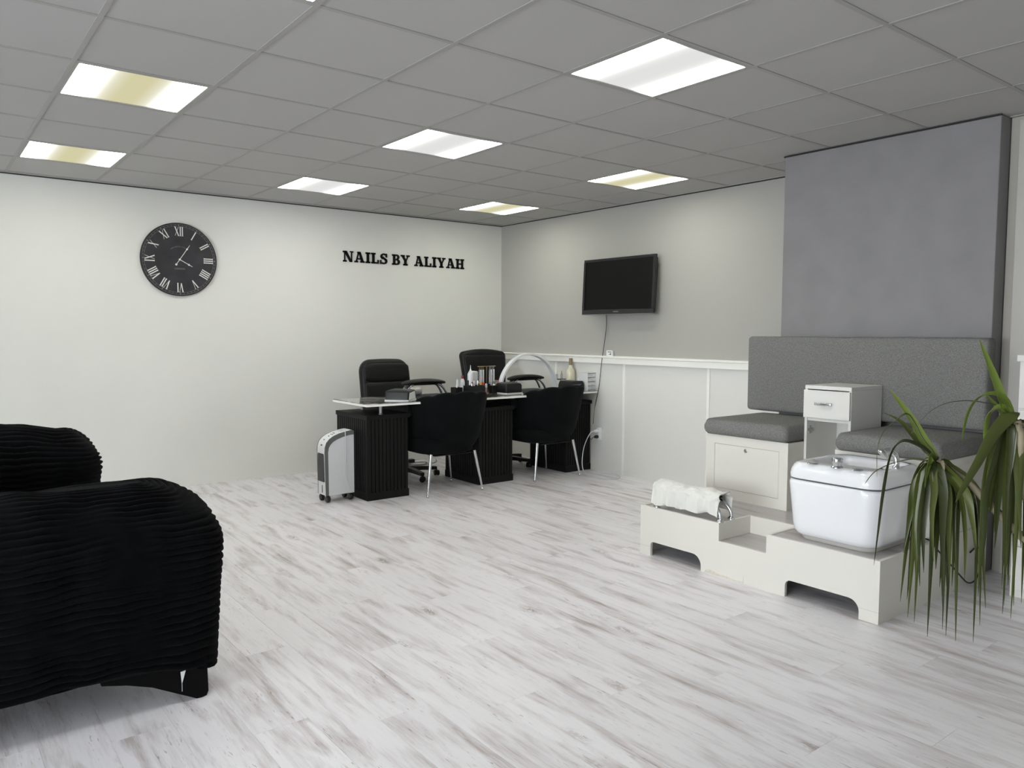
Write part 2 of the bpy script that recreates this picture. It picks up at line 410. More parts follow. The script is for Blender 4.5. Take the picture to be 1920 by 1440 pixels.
prof += arc(-4.777-.03, .090-.03, .03, 0, 90)+arc(-5.168+.055, .090-.055, .055, 90, 180)+[(-5.168, 0), (Y1, 0), (Y1, ZP), (-4.662, ZP), (-4.662, .198), (-4.363, .198), (-4.363, ZP), (Y0, ZP)]
M_plat = M_cream
bm = NB(); prism(bm, prof, 'x', PX, PX+.018)
part('front_panel', bm, M_plat, pl, 0)
def vinyl(): return M_vinyl
M_vinyl = M_deck
part('side_panel', B(PX+.018, -.6, Y0-.018, Y0, 0, ZP), M_plat, pl, 0)
part('side_panel', B(PX+.018, -.6, Y1, Y1+.018, 0, ZP), M_plat, pl, 0)
XN = -1.50
part('notch_side', B(PX+.018, XN+.016, -4.363, -4.347, .198, ZP), M_plat, pl, 0)
part('notch_side', B(PX+.018, XN+.016, -4.678, -4.662, .198, ZP), M_plat, pl, 0)
part('notch_back', B(XN, XN+.016, -4.662, -4.363, .198, ZP), M_plat, pl, 0)
part('step', B(PX+.018, XN, -4.662, -4.363, .18, .197), M_vinyl, pl, 0, 'step surface in whitewashed wood look')
bm = NB(); box(bm, PX+.019, XN+.016, -4.347, Y0-.019, .270, ZP-.004); box(bm, PX+.019, XN+.016, Y1+.019, -4.678, .270, ZP-.004); box(bm, XN+.0165, -.6, Y1+.019, Y0-.019, .270, ZP-.004)
part('deck', bm, M_vinyl, pl, 0, 'deck surface in whitewashed wood look')
M_stain = mat('water_stain', (210, 204, 190), .6, var=.12, vscale=60, stretch=(1, 1, 3))
bm = NB(); prism(bm, [(-4.27, .002), (-4.53, .002), (-4.5305, .042), (-4.527, .042), (-4.524, .012), (-4.47, .007), (-4.42, .015), (-4.37, .013), (-4.32, .024), (-4.28, .020)], 'x', PX-.0006, PX+.001)
part('water_stain', bm, M_stain, pl, 0, 'brownish water stain at the foot of the front panel')
for ya, yb in ((Y0, -3.868), (-5.168, Y1)):
    part('foot_joint', B(PX-.0005, PX+.001, ya-.001, yb+.001, .0545, .0558), mat('joint_line', (190, 187, 178), .6), pl, 0)

# seat cabinets
def bench(y0, y1, door, label):
    t = thing('bench_cabinet', label, 'cabinet', (-.93, (y0+y1)/2, ZP-.004))
    part('body', B(-1.202, -.61, y1+.001, y0-.001, ZP-.004, .695), M_cream, t, 0)
    # face frame with a flush door
    ya, yb, za, zb = y0-.062, y1+.058, .357, .641
    bm = NB(); box(bm, -1.22, -1.2025, ya, y0, ZP-.004, .697); box(bm, -1.22, -1.2025, y1, yb, ZP-.004, .697); box(bm, -1.22, -1.2025, yb, ya, zb, .697); box(bm, -1.22, -1.2025, yb, ya, ZP-.004, za)
    part('face_frame', bm, M_cream, t, 0)
    d = part('door', B(-1.219, -1.204, yb+.0018, ya-.0018, za+.0018, zb-.0018), M_cream, t, 0)
    yc = (ya+yb)/2
    bm = NB(); lathe(bm, [(.012, -1.2191), (.0125, -1.2215), (.0085, -1.2235), (.0082, -1.2215), (.002, -1.2213)], (0, yc, .617), 20, 'x')
    subpart('lock', bm, M_steel, d, t)
    return t
bench(-3.828, -4.414, True, 'white seat cabinet with a lock, at the left end of the platform')
bench(-4.706, -5.252, True, 'white seat cabinet hidden behind the foot basin and plant leaves')
def cushion(name, x0, x1, y0, y1, z0, z1, crown, label, cat, group=None, n=22, rear=0):
    bm = NB(); hx, hy = (x1-x0)/2, (y0-y1)/2; cx, cy = (x0+x1)/2, (y0+y1)/2
    rings = []
    h = z1-z0
    for (zz, ins) in ((0, .012), (.12, .002), (.3, -.004), (.55, -.004), (.72, .002), (.86, .006), (.95, .014), (1, .034)):
        ring = rrect(cx, cy, hx-ins, hy-ins, .035, z0+h*zz, 5)
        rings.append([(p[0], p[1], p[2]+(noise.noise(Vector((p[0]*6, p[1]*6, 3)))*.003 if zz > .1 else 0)) for p in ring])
    for k in range(1, 7):
        f = 1-k/7.0
        ring = rrect(cx, cy, (hx-.034)*f, (hy-.034)*f, .035*f+.02*f, z1, 5)
        rings.append([(p[0], p[1], z1+crown*(1-f*f)+noise.noise(Vector((p[0]*5, p[1]*5, 1)))*.003) for p in ring])
    loft(bm, rings)
    o = fin(name, bm, M_fab, None, 60); return tag(o, label, cat, group)
cushion('seat_cushion', -1.243, -.61, -3.812, -4.411, .6985, .798, .012, 'grey woven seat cushion on the left seat cabinet', 'cushion')
cushion('seat_cushion', -1.243, -.61, -4.712, -5.268, .6985, .798, .012, 'grey woven seat cushion behind the white foot basin', 'cushion')
# upholstered backrest (one long board against the column)
bm = NB(); rings = []
for (xx, ins) in ((-.595, .004), (-.60, 0), (-.675, 0), (-.690, .004), (-.698, .012), (-.702, .03)):
    rings.append([(xx, p[0], p[1]) for p in [(q[0], q[1]) for q in rrect(-4.508, 1.068, .757-ins, .253-ins, .02, 0, 4)]])
loft(bm, rings)
o = fin('backrest', bm, M_fab, None, 50); tag(o, 'long grey woven upholstered backrest board in front of the column', 'backrest')

# drawer cabinet between the seats
dx0, dx1, dy0, dy1, dz = -1.057, -.709, -4.4155, -4.7045, 1.036
t = thing('drawer_cabinet', 'narrow white drawer cabinet with an open niche between the two seats', 'cabinet', (-.88, -4.56, ZP-.004))
part('side_panel', B(dx0, dx1, dy0-.016, dy0, ZP-.004, dz-.022), M_white, t, 0)
part('side_panel', B(dx0, dx1, dy1, dy1+.016, ZP-.004, dz-.022), M_white, t, 0)
part('top', B(dx0-.002, dx1, dy1, dy0, dz-.0215, dz, .001, 1), M_white, t, 0)
part('back_panel', B(dx1-.012, dx1, dy1+.0165, dy0-.0165, ZP-.004, dz-.022), M_white, t, 0)
part('shelf', B(dx0+.004, dx1-.013, dy1+.0165, dy0-.0165, .826, .842), M_white, t, 0)
d = part('drawer', B(dx0-.0175, dx0-.0012, dy1+.002, dy0-.001, .845, dz-.027, .001, 1), M_white, t, 0)
bm = NB(); yh = (dy0+dy1)/2+.01
box(bm, dx0-.042, dx0-.034, yh-.052, yh+.052, .924, .940, .003); box(bm, dx0-.036, dx0-.018, yh-.046, yh-.034, .926, .938); box(bm, dx0-.036, dx0-.018, yh+.034, yh+.046, .926, .938)
subpart('handle', bm, M_chrome, d, t, 35, 'chrome bar handle')
for zz in (.768, .40):
    bm = NB(); box(bm, dx0+.030, dx0+.046, dy0-.0195, dy0-.016, zz-.024, zz+.024, .001, 1); box(bm, dx0+.012, dx0+.064, dy0-.0225, dy0-.016, zz-.008, zz+.008, .002, 1)
    part('hinge_plate', bm, M_steel, t, 35, 'metal hinge plate left without its door')

# foot basin
BX, BY = -1.502, -4.975
t = thing('foot_basin', 'glossy white pedicure foot basin with chrome fittings on the platform', 'basin', (BX, BY, ZP-.004))
def rr(hx, hy, r, z, dx=0, n=7): return rrect(BX+dx, BY, hx, hy, r, z, n)
bm = NB(); loft(bm, [rr(.200, .195, .07, ZP-.003, .01), rr(.205, .20, .07, ZP+.012, .01), rr(.205, .20, .07, ZP+.02, .01)])
part('base', bm, mat('basin_base', (196, 192, 186), .4), t)
bm = NB(); loft(bm, [rr(.188, .180, .06, .312), rr(.205, .200, .07, .316), rr(.222, .218, .08, .326), rr(.231, .228, .085, .345), rr(.235, .233, .085, .38), rr(.243, .241, .085, .48), rr(.249, .247, .085, .555), rr(.250, .249, .085, .585), rr(.247, .246, .085, .597), rr(.240, .240, .085, .603)])
part('tub_body', bm, M_acry, t, 60)
bm = NB(); loft(bm, [rr(.241, .240, .08, .6035), rr(.241, .240, .08, .6075)]); part('seam', bm, M_dgrey, t)
ox = .062
bm = NB(); loft(bm, [rr(.238, .238, .08, .6078), rr(.247, .246, .085, .612), rr(.248, .247, .085, .628), rr(.243, .242, .08, .652), rr(.234, .234, .08, .674), rr(.223, .224, .075, .686), rr(.210, .212, .07, .690), rr(.200, .205, .07, .690),
  rr(.158, .199, .06, .690, ox-.004), rr(.150, .192, .055, .686, ox), rr(.146, .188, .055, .676, ox), rr(.144, .185, .055, .67, ox), rr(.138, .178, .055, .655, ox), rr(.135, .160, .06, .56, ox), rr(.115, .14, .06, .47, ox), rr(.09, .11, .05, .45, ox), rr(.03, .03, .02, .448, ox)])
part('rim', bm, M_acry, t, 60)
for (yy, rr_) in ((-4.868, .026), (-5.10, .026)):
    bm = NB(); lathe(bm, [(rr_, .6895), (rr_*1.02, .692), (rr_*.85, .696), (rr_*.5, .697), (.002, .6975)], (-1.716, yy, 0), 24)
    part('air_button', bm, M_chrome, t, 40)
bm = NB(); lathe(bm, [(.029, .6895), (.029, .693), (.022, .697), (.019, .700), (.020, .708), (.025, .716), (.026, .732), (.023, .738), (.010, .741), (.002, .741)], (-1.722, -5.0, 0), 16)
part('mixer_knob', bm, M_chrome, t, 40)
sx, sy = -1.50, -5.182
bm = NB(); lathe(bm, [(.019, .6895), (.018, .698), (.013, .702), (.0125, .715)], (sx, sy, 0), 20)
tube(bm, smooth_path([(sx, sy, .712), (sx+.002, sy+.004, .735), (sx-.002, sy+.014, .757), (sx-.014, sy+.030, .769), (sx-.03, sy+.045, .765)]), [.0145]*10+[.016]*8+[.019]*7, 14)
sh = part('shower_handle', bm, M_chrome, t, 50)
bm = NB()
d_ = Vector((-.55, .45, -.75)).normalized(); q = d_.to_track_quat('Z', 'Y'); 
lathe(bm, [(.014, -.014), (.026, -.004), (.030, .006), (.029, .012), (.021, .014), (.002, .0142)], (0, 0, 0), 20)
bmesh.ops.rotate(bm, cent=(0, 0, 0), matrix=q.to_matrix(), verts=bm.verts); bmesh.ops.translate(bm, vec=(sx-.034, sy+.048, .760), verts=bm.verts)
subpart('shower_head', bm, M_chrome, sh, t)
bm = NB(); lathe(bm, [(.012, -.003), (.012, .003), (.004, .004), (.002, .002)], (0, 0, 0), 14)
bmesh.ops.rotate(bm, cent=(0, 0, 0), matrix=Matrix.Rotation(PI/2, 3, 'Y'), verts=bm.verts); bmesh.ops.translate(bm, vec=(-1.318, -5.02, .635), verts=bm.verts)
part('drain_fitting', bm, M_plast, t)

# footrest and towel
t = thing('footrest', 'chrome footrest with curved legs under the white towel', 'footrest', (-1.70, -4.11, ZP-.004))
z0 = ZP-.003
for yy, s in ((-3.885, 1), (-4.345, -1)):
    for xx in (-1.755, -1.655):
        k = 1 if xx > -1.7 else -1
        bm = NB(); lathe(bm, [(.021, z0), (.021, z0+.006), (.016, z0+.016), (.009, z0+.022), (.002, z0+.023)], (xx, yy, 0), 16)
        tube(bm, smooth_path([(xx, yy, z0+.018), (xx, yy-s*.004, z0+.045), (xx-.004*k, yy-s*.025, z0+.075), (xx-.01*k, yy-s*.06, z0+.098), (xx-.012*k, yy-s*.10, z0+.105)]), .0105, 10)
        part('leg', bm, M_chrome, t, 50)
bm = NB(); tube(bm, [(-1.705, -4.27, z0+.108), (-1.705, -3.96, z0+.108)], .012, 12); part('crossbar', bm, M_chrome, t)
bm = NB(); loft(bm, [rrect(-1.705, -4.115, .05, .17, .03, z0+.113), rrect(-1.705, -4.115, .055, .185, .04, z0+.122), rrect(-1.705, -4.115, .045, .17, .04, z0+.132)])
part('foot_pad', bm, M_leather, t)
# towel: draped sheet with thickness
def towel():
    bm = NB(); NU, NV = 54, 76; outer = []; inner = []
    for side in (0, 1):
        g = []
        for j in range(NV+1):
            v = j/NV; y = -3.855-.485*v
            row = []
            for i in range(NU+1):
                u = i/NU*2-1
                wv = noise.noise(Vector((u*2.2, v*7, 0)))*.006+noise.noise(Vector((u*5+3, v*16, 4)))*.0035
                wid = .062+.012*math.sin(v*9); th = .012
                a = u*PI*.62; rad = .060
                if abs(a) <= PI/2:
                    px, pz = rad*math.sin(a), rad*.75*math.cos(a); nx, nz = math.sin(a), math.cos(a)
                else:
                    ex = (abs(a)-PI/2)/(PI*.12); sg = 1 if a > 0 else -1
                    ln = .084+.022*noise.noise(Vector((v*4, sg*3, 1)))
                    if sg > 0: ln *= .75
                    px, pz = sg*(rad+.006*ex+wv*1.5*ex), -ex*ln; nx, nz = sg, 0
                edge = min(1, min(v, 1-v)/.05); fl = (1-edge)*.006*math.sin(u*11)
                o_ = th*(0.55 if side == 0 else -.2)*1.0*(.4+.6*edge)+wv*2.4*(.6+.4*abs(u))+.004*math.sin(v*34+u*3+4*noise.noise(Vector((u*2, v*5, 7))))*(.4+.6*abs(u))+fl
                row.append(bm.verts.new((-1.705+px+nx*o_, y+.010*noise.noise(Vector((u*3, v, 9))), z0+.112+pz+nz*o_)))
            g.append(row)
        (outer if side == 0 else inner).extend(g)
    for g in (outer, inner):
        for j in range(NV):
            for i in range(NU): bm.faces.new((g[j][i], g[j][i+1], g[j+1][i+1], g[j+1][i]))
    for i in range(NU):
        for j in (0, NV): bm.faces.new((outer[j][i], outer[j][i+1], inner[j][i+1], inner[j][i]))
    for j in range(NV):
        for i in (0, NU): bm.faces.new((outer[j][i], outer[j+1][i], inner[j+1][i], inner[j][i]))
    return bm
tag(fin('towel', towel(), M_towel, None, 80), 'white terry towel draped over the chrome footrest', 'towel')

# ================================================================ WALL THINGS
# clock
CX, CZ, CR = -3.440, 1.950, .308
t = thing('wall_clock', 'large round black wall clock with pale Roman numerals', 'clock', (CX, 0, CZ))
M_clock = mat('clock_face', (44, 43, 47), .6, var=.35, vscale=9); M_num = mat('clock_numeral', (222, 221, 216), .6); M_numd = mat('clock_fine_print', (118, 117, 116), .6)
bm = NB(); lathe(bm, [(CR-.002, -.001), (CR, -.004), (CR, -.024), (CR-.003, -.028), (CR-.007, -.028), (CR-.009, -.0245)]+[(CR-.009, -.02)], (0, 0, 0), 96, 'y')
fin('rim', bm, mat('clock_rim', (38, 36, 38), .5), t, 40)
bm = NB(); lathe(bm, [(CR-.009, -.018), (CR-.009, -.0250)], (0, 0, 0), 96, 'y'); fin('dial', bm, M_clock, t, 40)
def ringseg(bm, r0, r1, y, n=96):
    a = [bm.verts.new((r0*math.sin(2*PI*i/n), y, r0*math.cos(2*PI*i/n))) for i in range(n)]
    b = [bm.verts.new((r1*math.sin(2*PI*i/n), y, r1*math.cos(2*PI*i/n))) for i in range(n)]
    for i in range(n): bm.faces.new((a[i], a[(i+1) % n], b[(i+1) % n], b[i]))
bm = NB(); ringseg(bm, .2945, .2965, -.0256); ringseg(bm, .2785, .2802, -.0256)
def bar2(bm, p, q, wd, y):   # flat bar in the xz plane
    p, q = Vector(p), Vector(q); d = (q-p).normalized(); nn = Vector((-d.y, d.x))*wd/2
    vs = [bm.verts.new((v.x, y, v.y)) for v in (p+nn, p-nn, q-nn, q+nn)]; bm.faces.new(vs)
for k in range(60):
    a = 2*PI*k/60; s, c = math.sin(a), math.cos(a)
    bar2(bm, (s*.280, c*.280), (s*.295, c*.295), .007 if k % 5 == 0 else .0022, -.0257)
fin('minute_track', bm, M_numd, t, 0)
def numeral(s, ang):
    bm = NB(); h = .074; r = .236
    items = []; x = 0; wI, wV, wX = .017, .038, .040
    for c_ in s: items.append((c_, x)); x += {'I': wI, 'V': wV, 'X': wX}[c_]
    tot = x; a = math.radians(ang)
    def pt(u, v): # u across, v up, numeral upright pointing outward
        rr2 = r+v; return (u*math.cos(a)+rr2*math.sin(a), -u*math.sin(a)+rr2*math.cos(a))
    def st(u0, v0, u1, v1, w_): bar2(bm, pt(u0, v0), pt(u1, v1), w_, -.0262)
    for c_, x in items:
        x -= tot/2
        if c_ == 'I': st(x+wI/2, -h/2, x+wI/2, h/2, .0085); st(x+.002, h/2, x+wI-.002, h/2, .003); st(x+.002, -h/2, x+wI-.002, -h/2, .003)
        if c_ == 'V': st(x+.006, h/2, x+wV/2, -h/2, .009); st(x+wV-.006, h/2, x+wV/2, -h/2, .003); st(x, h/2, x+.014, h/2, .003); st(x+wV-.012, h/2, x+wV, h/2, .003)
        if c_ == 'X': st(x+.006, h/2, x+wX-.006, -h/2, .009); st(x+wX-.006, h/2, x+.006, -h/2, .003); st(x, h/2, x+.013, h/2, .003); st(x+wX-.013, -h/2, x+wX, -h/2, .003)
    fin('numeral', bm, M_num, t, 0)
for k, s in enumerate(['XII', 'I', 'II', 'III', 'IIII', 'V', 'VI', 'VII', 'VIII', 'IX', 'X', 'XI']): numeral(s, 30*k)
def hand(name, ang, L_, tail, wd, ball, y):
    a = math.radians(ang); s, c = math.sin(a), math.cos(a); bm = NB()
    def pr(pts):
        prism(bm, [(u*c+v*s, -u*s+v*c) for u, v in pts], 'y', y-.0012, y)
    pr([(-wd/2, -tail), (wd/2, -tail), (wd/2, L_*.66), (wd*1.7, L_*.70), (wd*.5, L_*.79), (wd*.3, L_), (-wd*.3, L_), (-wd*.5, L_*.79), (-wd*1.7, L_*.70), (-wd/2, L_*.66)])
    if ball: pr([(ball*math.cos(2*PI*i/16), -tail+ball*math.sin(2*PI*i/16)) for i in range(16)])
    fin(name, bm, M_num, t, 0)
hand('minute_hand', 34, .150, .052, .0045, .009, -.033); hand('hour_hand', 119, .118, .0, .0055, 0, -.030)
bm = NB(); lathe(bm, [(.008, -.027), (.008, -.036), (.002, -.037)], (0, 0, 0), 16, 'y'); fin('hub', bm, M_num, t)
rotx = Matrix.Rotation(PI/2, 4, 'X')
text_mesh('dial_print', 'LONDON', .019, M_numd, t, Matrix.Translation((0, -.0262, -.078)) @ rotx)
word = 'KENSINGTON STATION'
for k, ch in enumerate(word):
    if ch == ' ': continue
    a = math.radians((k-(len(word)-1)/2)*4.2)
    text_mesh('dial_letter', ch, .013, M_numd, t, Matrix.Translation((.118*math.sin(a)*.95, -.0262, .118*math.cos(a)-.010)) @ Matrix.Rotation(a, 4, 'Y') @ rotx)

# wall lettering: slab-serif capitals from strokes
LT = mat('sign_letter', (9, 9, 10), .6, spec=.2)
HC = .105
def glyph(ch):
    h, W, sl = 1.0, .30, .15     # stem and slab thickness
    P = []
    def rect(x0, x1, y0, y1): P.append([(x0, y0), (x1, y0), (x1, y1), (x0, y1)])
    def quad(*p): P.append(list(p))
    def slab(xc, w_, top): rect(xc-w_/2, xc+w_/2, (1-sl) if top else 0, 1 if top else sl)
    def ring(cx, cy, rx, ry, t_, a0, a1, tv=None, n=14):
        tv = tv or sl
        for i in range(n):
            a, b = math.radians(a0+(a1-a0)*i/n), math.radians(a0+(a1-a0)*(i+1)/n)
            P.append([(cx+rx*math.cos(a), cy+ry*math.sin(a)), (cx+rx*math.cos(b), cy+ry*math.sin(b)), (cx+(rx-t_)*math.cos(b), cy+(ry-tv)*math.sin(b)), (cx+(rx-t_)*math.cos(a), cy+(ry-tv)*math.sin(a))])
    if ch == 'I': rect(.12, .12+.24, 0, 1); slab(.24, .48, 1); slab(.24, .48, 0); return P, .48
    if ch == 'L': rect(.10, .34, 0, 1); slab(.22, .46, 1); rect(0, .80, 0, sl); rect(.66, .80, sl, .36); return P, .80
    if ch == 'H': rect(.10, .33, 0, 1); rect(.67, .90, 0, 1); rect(.33, .67, .43, .57); [slab(x_, .44, q_) for x_ in (.215, .785) for q_ in (0, 1)]; return P, 1.0
    if ch == 'N': rect(.10, .20, 0, 1); rect(.80, .90, 0, .80); quad((.06, 1), (.36, 1), (.90, 0), (.66, 0)); slab(.17, .40, 1); slab(.16, .36, 0); rect(.68, 1.03, .90, 1.0); quad((.82, .72), (.90, .80), (.97, .90), (.80, .90)); return P, 1.03
    if ch == 'A': quad((.42, 1), (.62, 1), (.97, sl*.5), (.68, sl*.5)); quad((.38, 1), (.50, 1), (.24, sl*.5), (.12, sl*.5)); rect(.27, .74, .28, .40); rect(.30, .62, 1-sl, 1); slab(.18, .36, 0); slab(.82, .44, 0); return P, 1.04
    if ch == 'Y': rect(.36, .62, 0, .48); quad((.06, .93), (.32, .93), (.62, .42), (.38, .40)); quad((.74, .93), (.86, .93), (.62, .44), (.50, .44)); slab(.20, .42, 1); slab(.80, .36, 1); slab(.49, .48, 0); return P, .98
    if ch == 'B': rect(.10, .34, 0, 1); rect(0, .5, 1-sl, 1); rect(0, .52, 0, sl); rect(.34, .52, .45, .58); ring(.50, .745, .30, .255, .22, -90, 90); ring(.52, .285, .34, .285, .24, -90, 90); return P, .86
    if ch == 'S':
        ring(.42, .725, .36, .29, .20, 40, 250, .14); ring(.42, .285, .38, .30, .22, -140, 75, .15); quad((.16, .62), (.34, .72), (.74, .44), (.62, .30)); rect(.62, .76, .64, 1); rect(.04, .17, 0, .38); return P, .80
SIGN = thing('wall_lettering', 'black slab-serif lettering NAILS BY ALIYAH fixed to the wall', 'sign', (-1.22, 0, 2.075))
defs = []; x = 0
for ch in 'NAILS BY ALIYAH':
    if ch == ' ': x += .42; continue
    P, w_ = glyph(ch); defs.append((ch, x, P)); x += w_+.12
tot = x-.12; kx = 1.412/tot
for ch, x0, P in defs:
    bm = NB()
    for poly in P:
        prism(bm, [((x0+p[0])*kx-.706, (p[1]-.5)*HC) for p in poly], 'y', -.012, -.0005)
    fin('letter', bm, LT, SIGN, 0)

# television
tv = thing('television', 'flat black television on the grey wall above the dado rail', 'television', (-.105, -1.925, 1.775))
TVr = Matrix.Rotation(math.radians(3), 4, 'Y') @ Matrix.Rotation(math.radians(1.0), 4, 'Z')
def tvp(name, bm, m, sm=35, par=None, lab=None):
    bmesh.ops.transform(bm, matrix=TVr, verts=bm.verts); return fin(name, bm, m, par or tv, sm, lab)
hw, hh = .447, .259
bm = NB(); box(bm, -.018, .006, -hw, hw, hh-.026, hh, .002, 1); box(bm, -.018, .006, -hw, hw, -hh, -hh+.040, .002, 1); box(bm, -.018, .006, -hw, -hw+.026, -hh+.040, hh-.026); box(bm, -.018, .006, hw-.026, hw, -hh+.040, hh-.026)
tvp('bezel', bm, mat('tv_bezel', (34, 34, 36), .22))
tvp('screen', B(-.013, 0, -hw+.026, hw-.026, -hh+.04, hh-.026), M_screen, 0)
tvp('housing', B(.0065, .045, -hw+.02, hw-.02, -hh+.01, hh-.02, .01), M_plast)
tvp('bottom_trim', B(-.016, .004, -hw, hw, -hh-.006, -hh-.0005), mat('tv_trim', (110, 111, 108), .3), 0)
lg = text_mesh('logo', 'SAMSUNG', .014, mat('logo_silver', (150, 150, 150), .4), tv, TVr @ Matrix.Translation((-.0188, 0, -hh+.019)) @ Matrix.Rotation(-PI/2, 4, 'Z') @ rotx, .0003)
fin('wall_bracket', B(.046, .104, -.12, .12, -.12, .10), M_plast, tv, 0)
bm = NB(); tube(bm, smooth_path([(-.035, -1.700, 1.535), (-.030, -1.700, 1.40), (-.052, -1.69, 1.20), (-.050, -1.66, 1.05), (-.032, -1.612, .83), (-.02, -1.565, .70), (-.010, -1.53, .60), (-.012, -1.515, .45)]), .0032, 8)
tag(fin('power_cable', bm, M_plast, None, 60), 'thin black cable hanging from the television down behind the desk', 'cable')
# thermostat on the dado rail
t = thing('thermostat', 'small white thermostat box standing on the dado rail', 'thermostat', (-.02, -1.742, 1.1225))
fin('casing', B(-.012, .012, -.038, .038, 0, .052, .003), M_wplast, t)
bm = NB(); box(bm, -.0125, -.0118, -.028, .018, .034, .041); box(bm, -.0125, -.0118, -.022, .002, .012, .017); box(bm, -.0125, -.0118, .004, .024, .018, .030) if False else None
box(bm, -.0125, -.0118, -.026, -.012, .010, .026); fin('display', bm, M_dgrey, t, 0)
# sockets and plugs
t = thing('wall_socket', 'white double wall socket low on the wainscot by the desk', 'socket', (-.02, -1.615, .365))
fin('plate', B(-.024, 0.007, -.026, .026, -.062, .062, .006), M_wplast, t)
bm = NB(); lathe(bm, [(.022, -.0225), (.022, -.0235), (.018, -.0240), (.017, -.0235), (.002, -.0235)], (0, 0, -.028), 20, 'x'); lathe(bm, [(.022, -.0225), (.022, -.0235), (.018, -.0240), (.017, -.0235), (.002, -.0235)], (0, 0, .028), 20, 'x'); fin('outlet', bm, M_pgrey, t)
t = thing('extension_lead', 'white power cord looping from the wall socket onto the floor', 'cable', (-.06, -1.6, 0))
bm = NB(); lathe(bm, [(.016, -.045), (.017, -.060), (.014, -.085), (.007, -.097)], (0, -1.612, .392), 14, 'x'); part('plug', bm, M_wplast, t)
bm = NB(); tube(bm, smooth_path([(-.094, -1.612, .392), (-.13, -1.61, .385), (-.18, -1.61, .33), (-.215, -1.60, .24), (-.235, -1.60, .12), (-.245, -1.63, .03), (-.26, -1.72, .006), (-.30, -1.86, .005), (-.29, -1.97, .005), (-.20, -2.03, .005), (-.09, -1.96, .005), (-.05, -1.86, .005), (-.06, -1.78, .005), (-.10, -1.70, .005)]), .0042, 8); part('cable', bm, M_pgrey, t, 60)
t = thing('power_plug', 'black plug with a short lead in the lower socket', 'plug', (-.06, -1.612, .337))
bm = NB(); lathe(bm, [(.016, .015), (.017, 0), (.013, -.02), (.006, -.03)], (0, 0, 0), 14, 'x'); fin('plug', bm, M_plast, t)
bm = NB(); tube(bm, smooth_path([(-.028, 0, 0), (-.045, .01, -.01), (-.035, .035, -.028), (-.02, .068, -.02)]), .003, 8); fin('lead', bm, M_plast, t)

# ================================================================ MANICURE DESK
DK = (-1.23, -1.25, 0)
t = desk = thing('manicure_desk', 'long double manicure desk with three black fluted pedestals and a raised marbled top', 'desk', DK)
part('desktop', B(-2.50, -.014, -1.582, -.976, .760, .7765), M_rail, t, 0, 'white-edged board of the raised top')
part('glass_top', B(-2.499, -.015, -1.581, -.977, .777, .783, .001, 1), M_marble, t, 0, 'dark marbled glass sheet')
M_rib = M_blackwood
flute_f = None
for (x0, x1) in ((-2.46, -2.07), (-1.375, -.985), (-.356, -.018)):
    p = part('pedestal', B(x0+.012, x1-.012, -1.488, -.952, .001, .648), M_blackwood, t, 0)
    bm = NB(); box(bm, x0+.004, x1-.006, -1.497, -.945, .001, .062, .002, 1); subpart('plinth', bm, M_blackwood, p, t, 0)
    bm = NB(); box(bm, x0, x1, -1.503, -.94, .6485, .683, .002, 1); subpart('lid', bm, M_blackwood, p, t, 0)
    nf = 11; wf = (x1-x0-.02)/nf
    for k in range(nf):
        xa = x0+.01+k*wf
        bm = NB(); prism(bm, [(xa+.001, -1.488), (xa+.003, -1.495), (xa+wf-.006, -1.495), (xa+wf-.004, -1.488)], 'z', .0625, .648)
        subpart('slat', bm, M_rib, p, t, 0)
    ns = 15; ws = .545/ns
    for k in range(ns):
        ya = -1.494+k*ws
        bm = NB(); prism(bm, [(x0+.012, ya+.001), (x0+.005, ya+.003), (x0+.005, ya+ws-.006), (x0+.012, ya+ws-.004)], 'z', .0625, .648)
        subpart('slat', bm, M_rib, p, t, 0)
for (px_, py_) in ((-2.25, -1.02), (-2.31, -1.455), (-1.25, -1.10), (-1.12, -1.05), (-.16, -1.05), (-.20, -1.40)):
    bm = NB(); lathe(bm, [(.019, .6835), (.019, .689), (.0135, .692), (.0135, .753), (.019, .756), (.019, .7598)], (px_, py_, 0), 14)
    part('standoff', bm, M_steel, t)
for (x0, x1) in ((-2.07, -1.375), (-.985, -.352)):
    d = part('drawer', B(x0+.004, x1-.004, -1.46, -1.02, .655, .735, .002, 1), M_blackwood, t, 0)
    bm = NB(); xm = x0+.16
    tube(bm, smooth_path([(xm-.04, -1.461, .70), (xm-.03, -1.478, .70), (xm+.03, -1.478, .70), (xm+.04, -1.461, .70)]), .003, 8); subpart('handle', bm, M_steel, d, t)

# ---------------------------------------------------------------- desk things
ZD = .7832
def single(name, bm, m, label, cat, group=None, sm=35): return tag(fin(name, bm, m, None, sm), label, cat, group)
def dryer(x, y, rz, label, w_=.235, d_=.20, h_=.10):
    t = thing('nail_dryer', label, 'nail dryer', (x, y, ZD), rz, 'nail dryers on the desk')
    bm = NB(); box(bm, -w_/2-.004, w_/2+.004, -d_/2-.006, d_/2, 0, .008, .002, 1); fin('base', bm, M_wplast, t)
    bm = NB(); loft(bm, [rrect(0, 0, w_/2, d_/2, .012, .0085), rrect(0, 0, w_/2, d_/2, .012, h_*.75), rrect(0, 0, w_/2-.006, d_/2-.008, .015, h_*.9), rrect(0, 0, w_/2-.028, d_/2-.03, .02, h_)]); fin('body', bm, M_plast, t, 30)
    bm = NB(); prism(bm, [(-d_/2+.01, .012), (d_/2-.02, .012), (d_/2-.04, h_*.8), (-d_/2+.03, h_*.72)], 'x', w_/2-.004, w_/2+.004); fin('end_panel', bm, M_wplast, t, 0)
    return t
dryer(-2.095, -1.40, -.86, 'black nail dryer with a white end near the left end of the desk', .20, .19, .09)
dryer(-.925, -1.34, .0, 'black nail dryer at the foot of the arch lamp', .185, .17, .10)
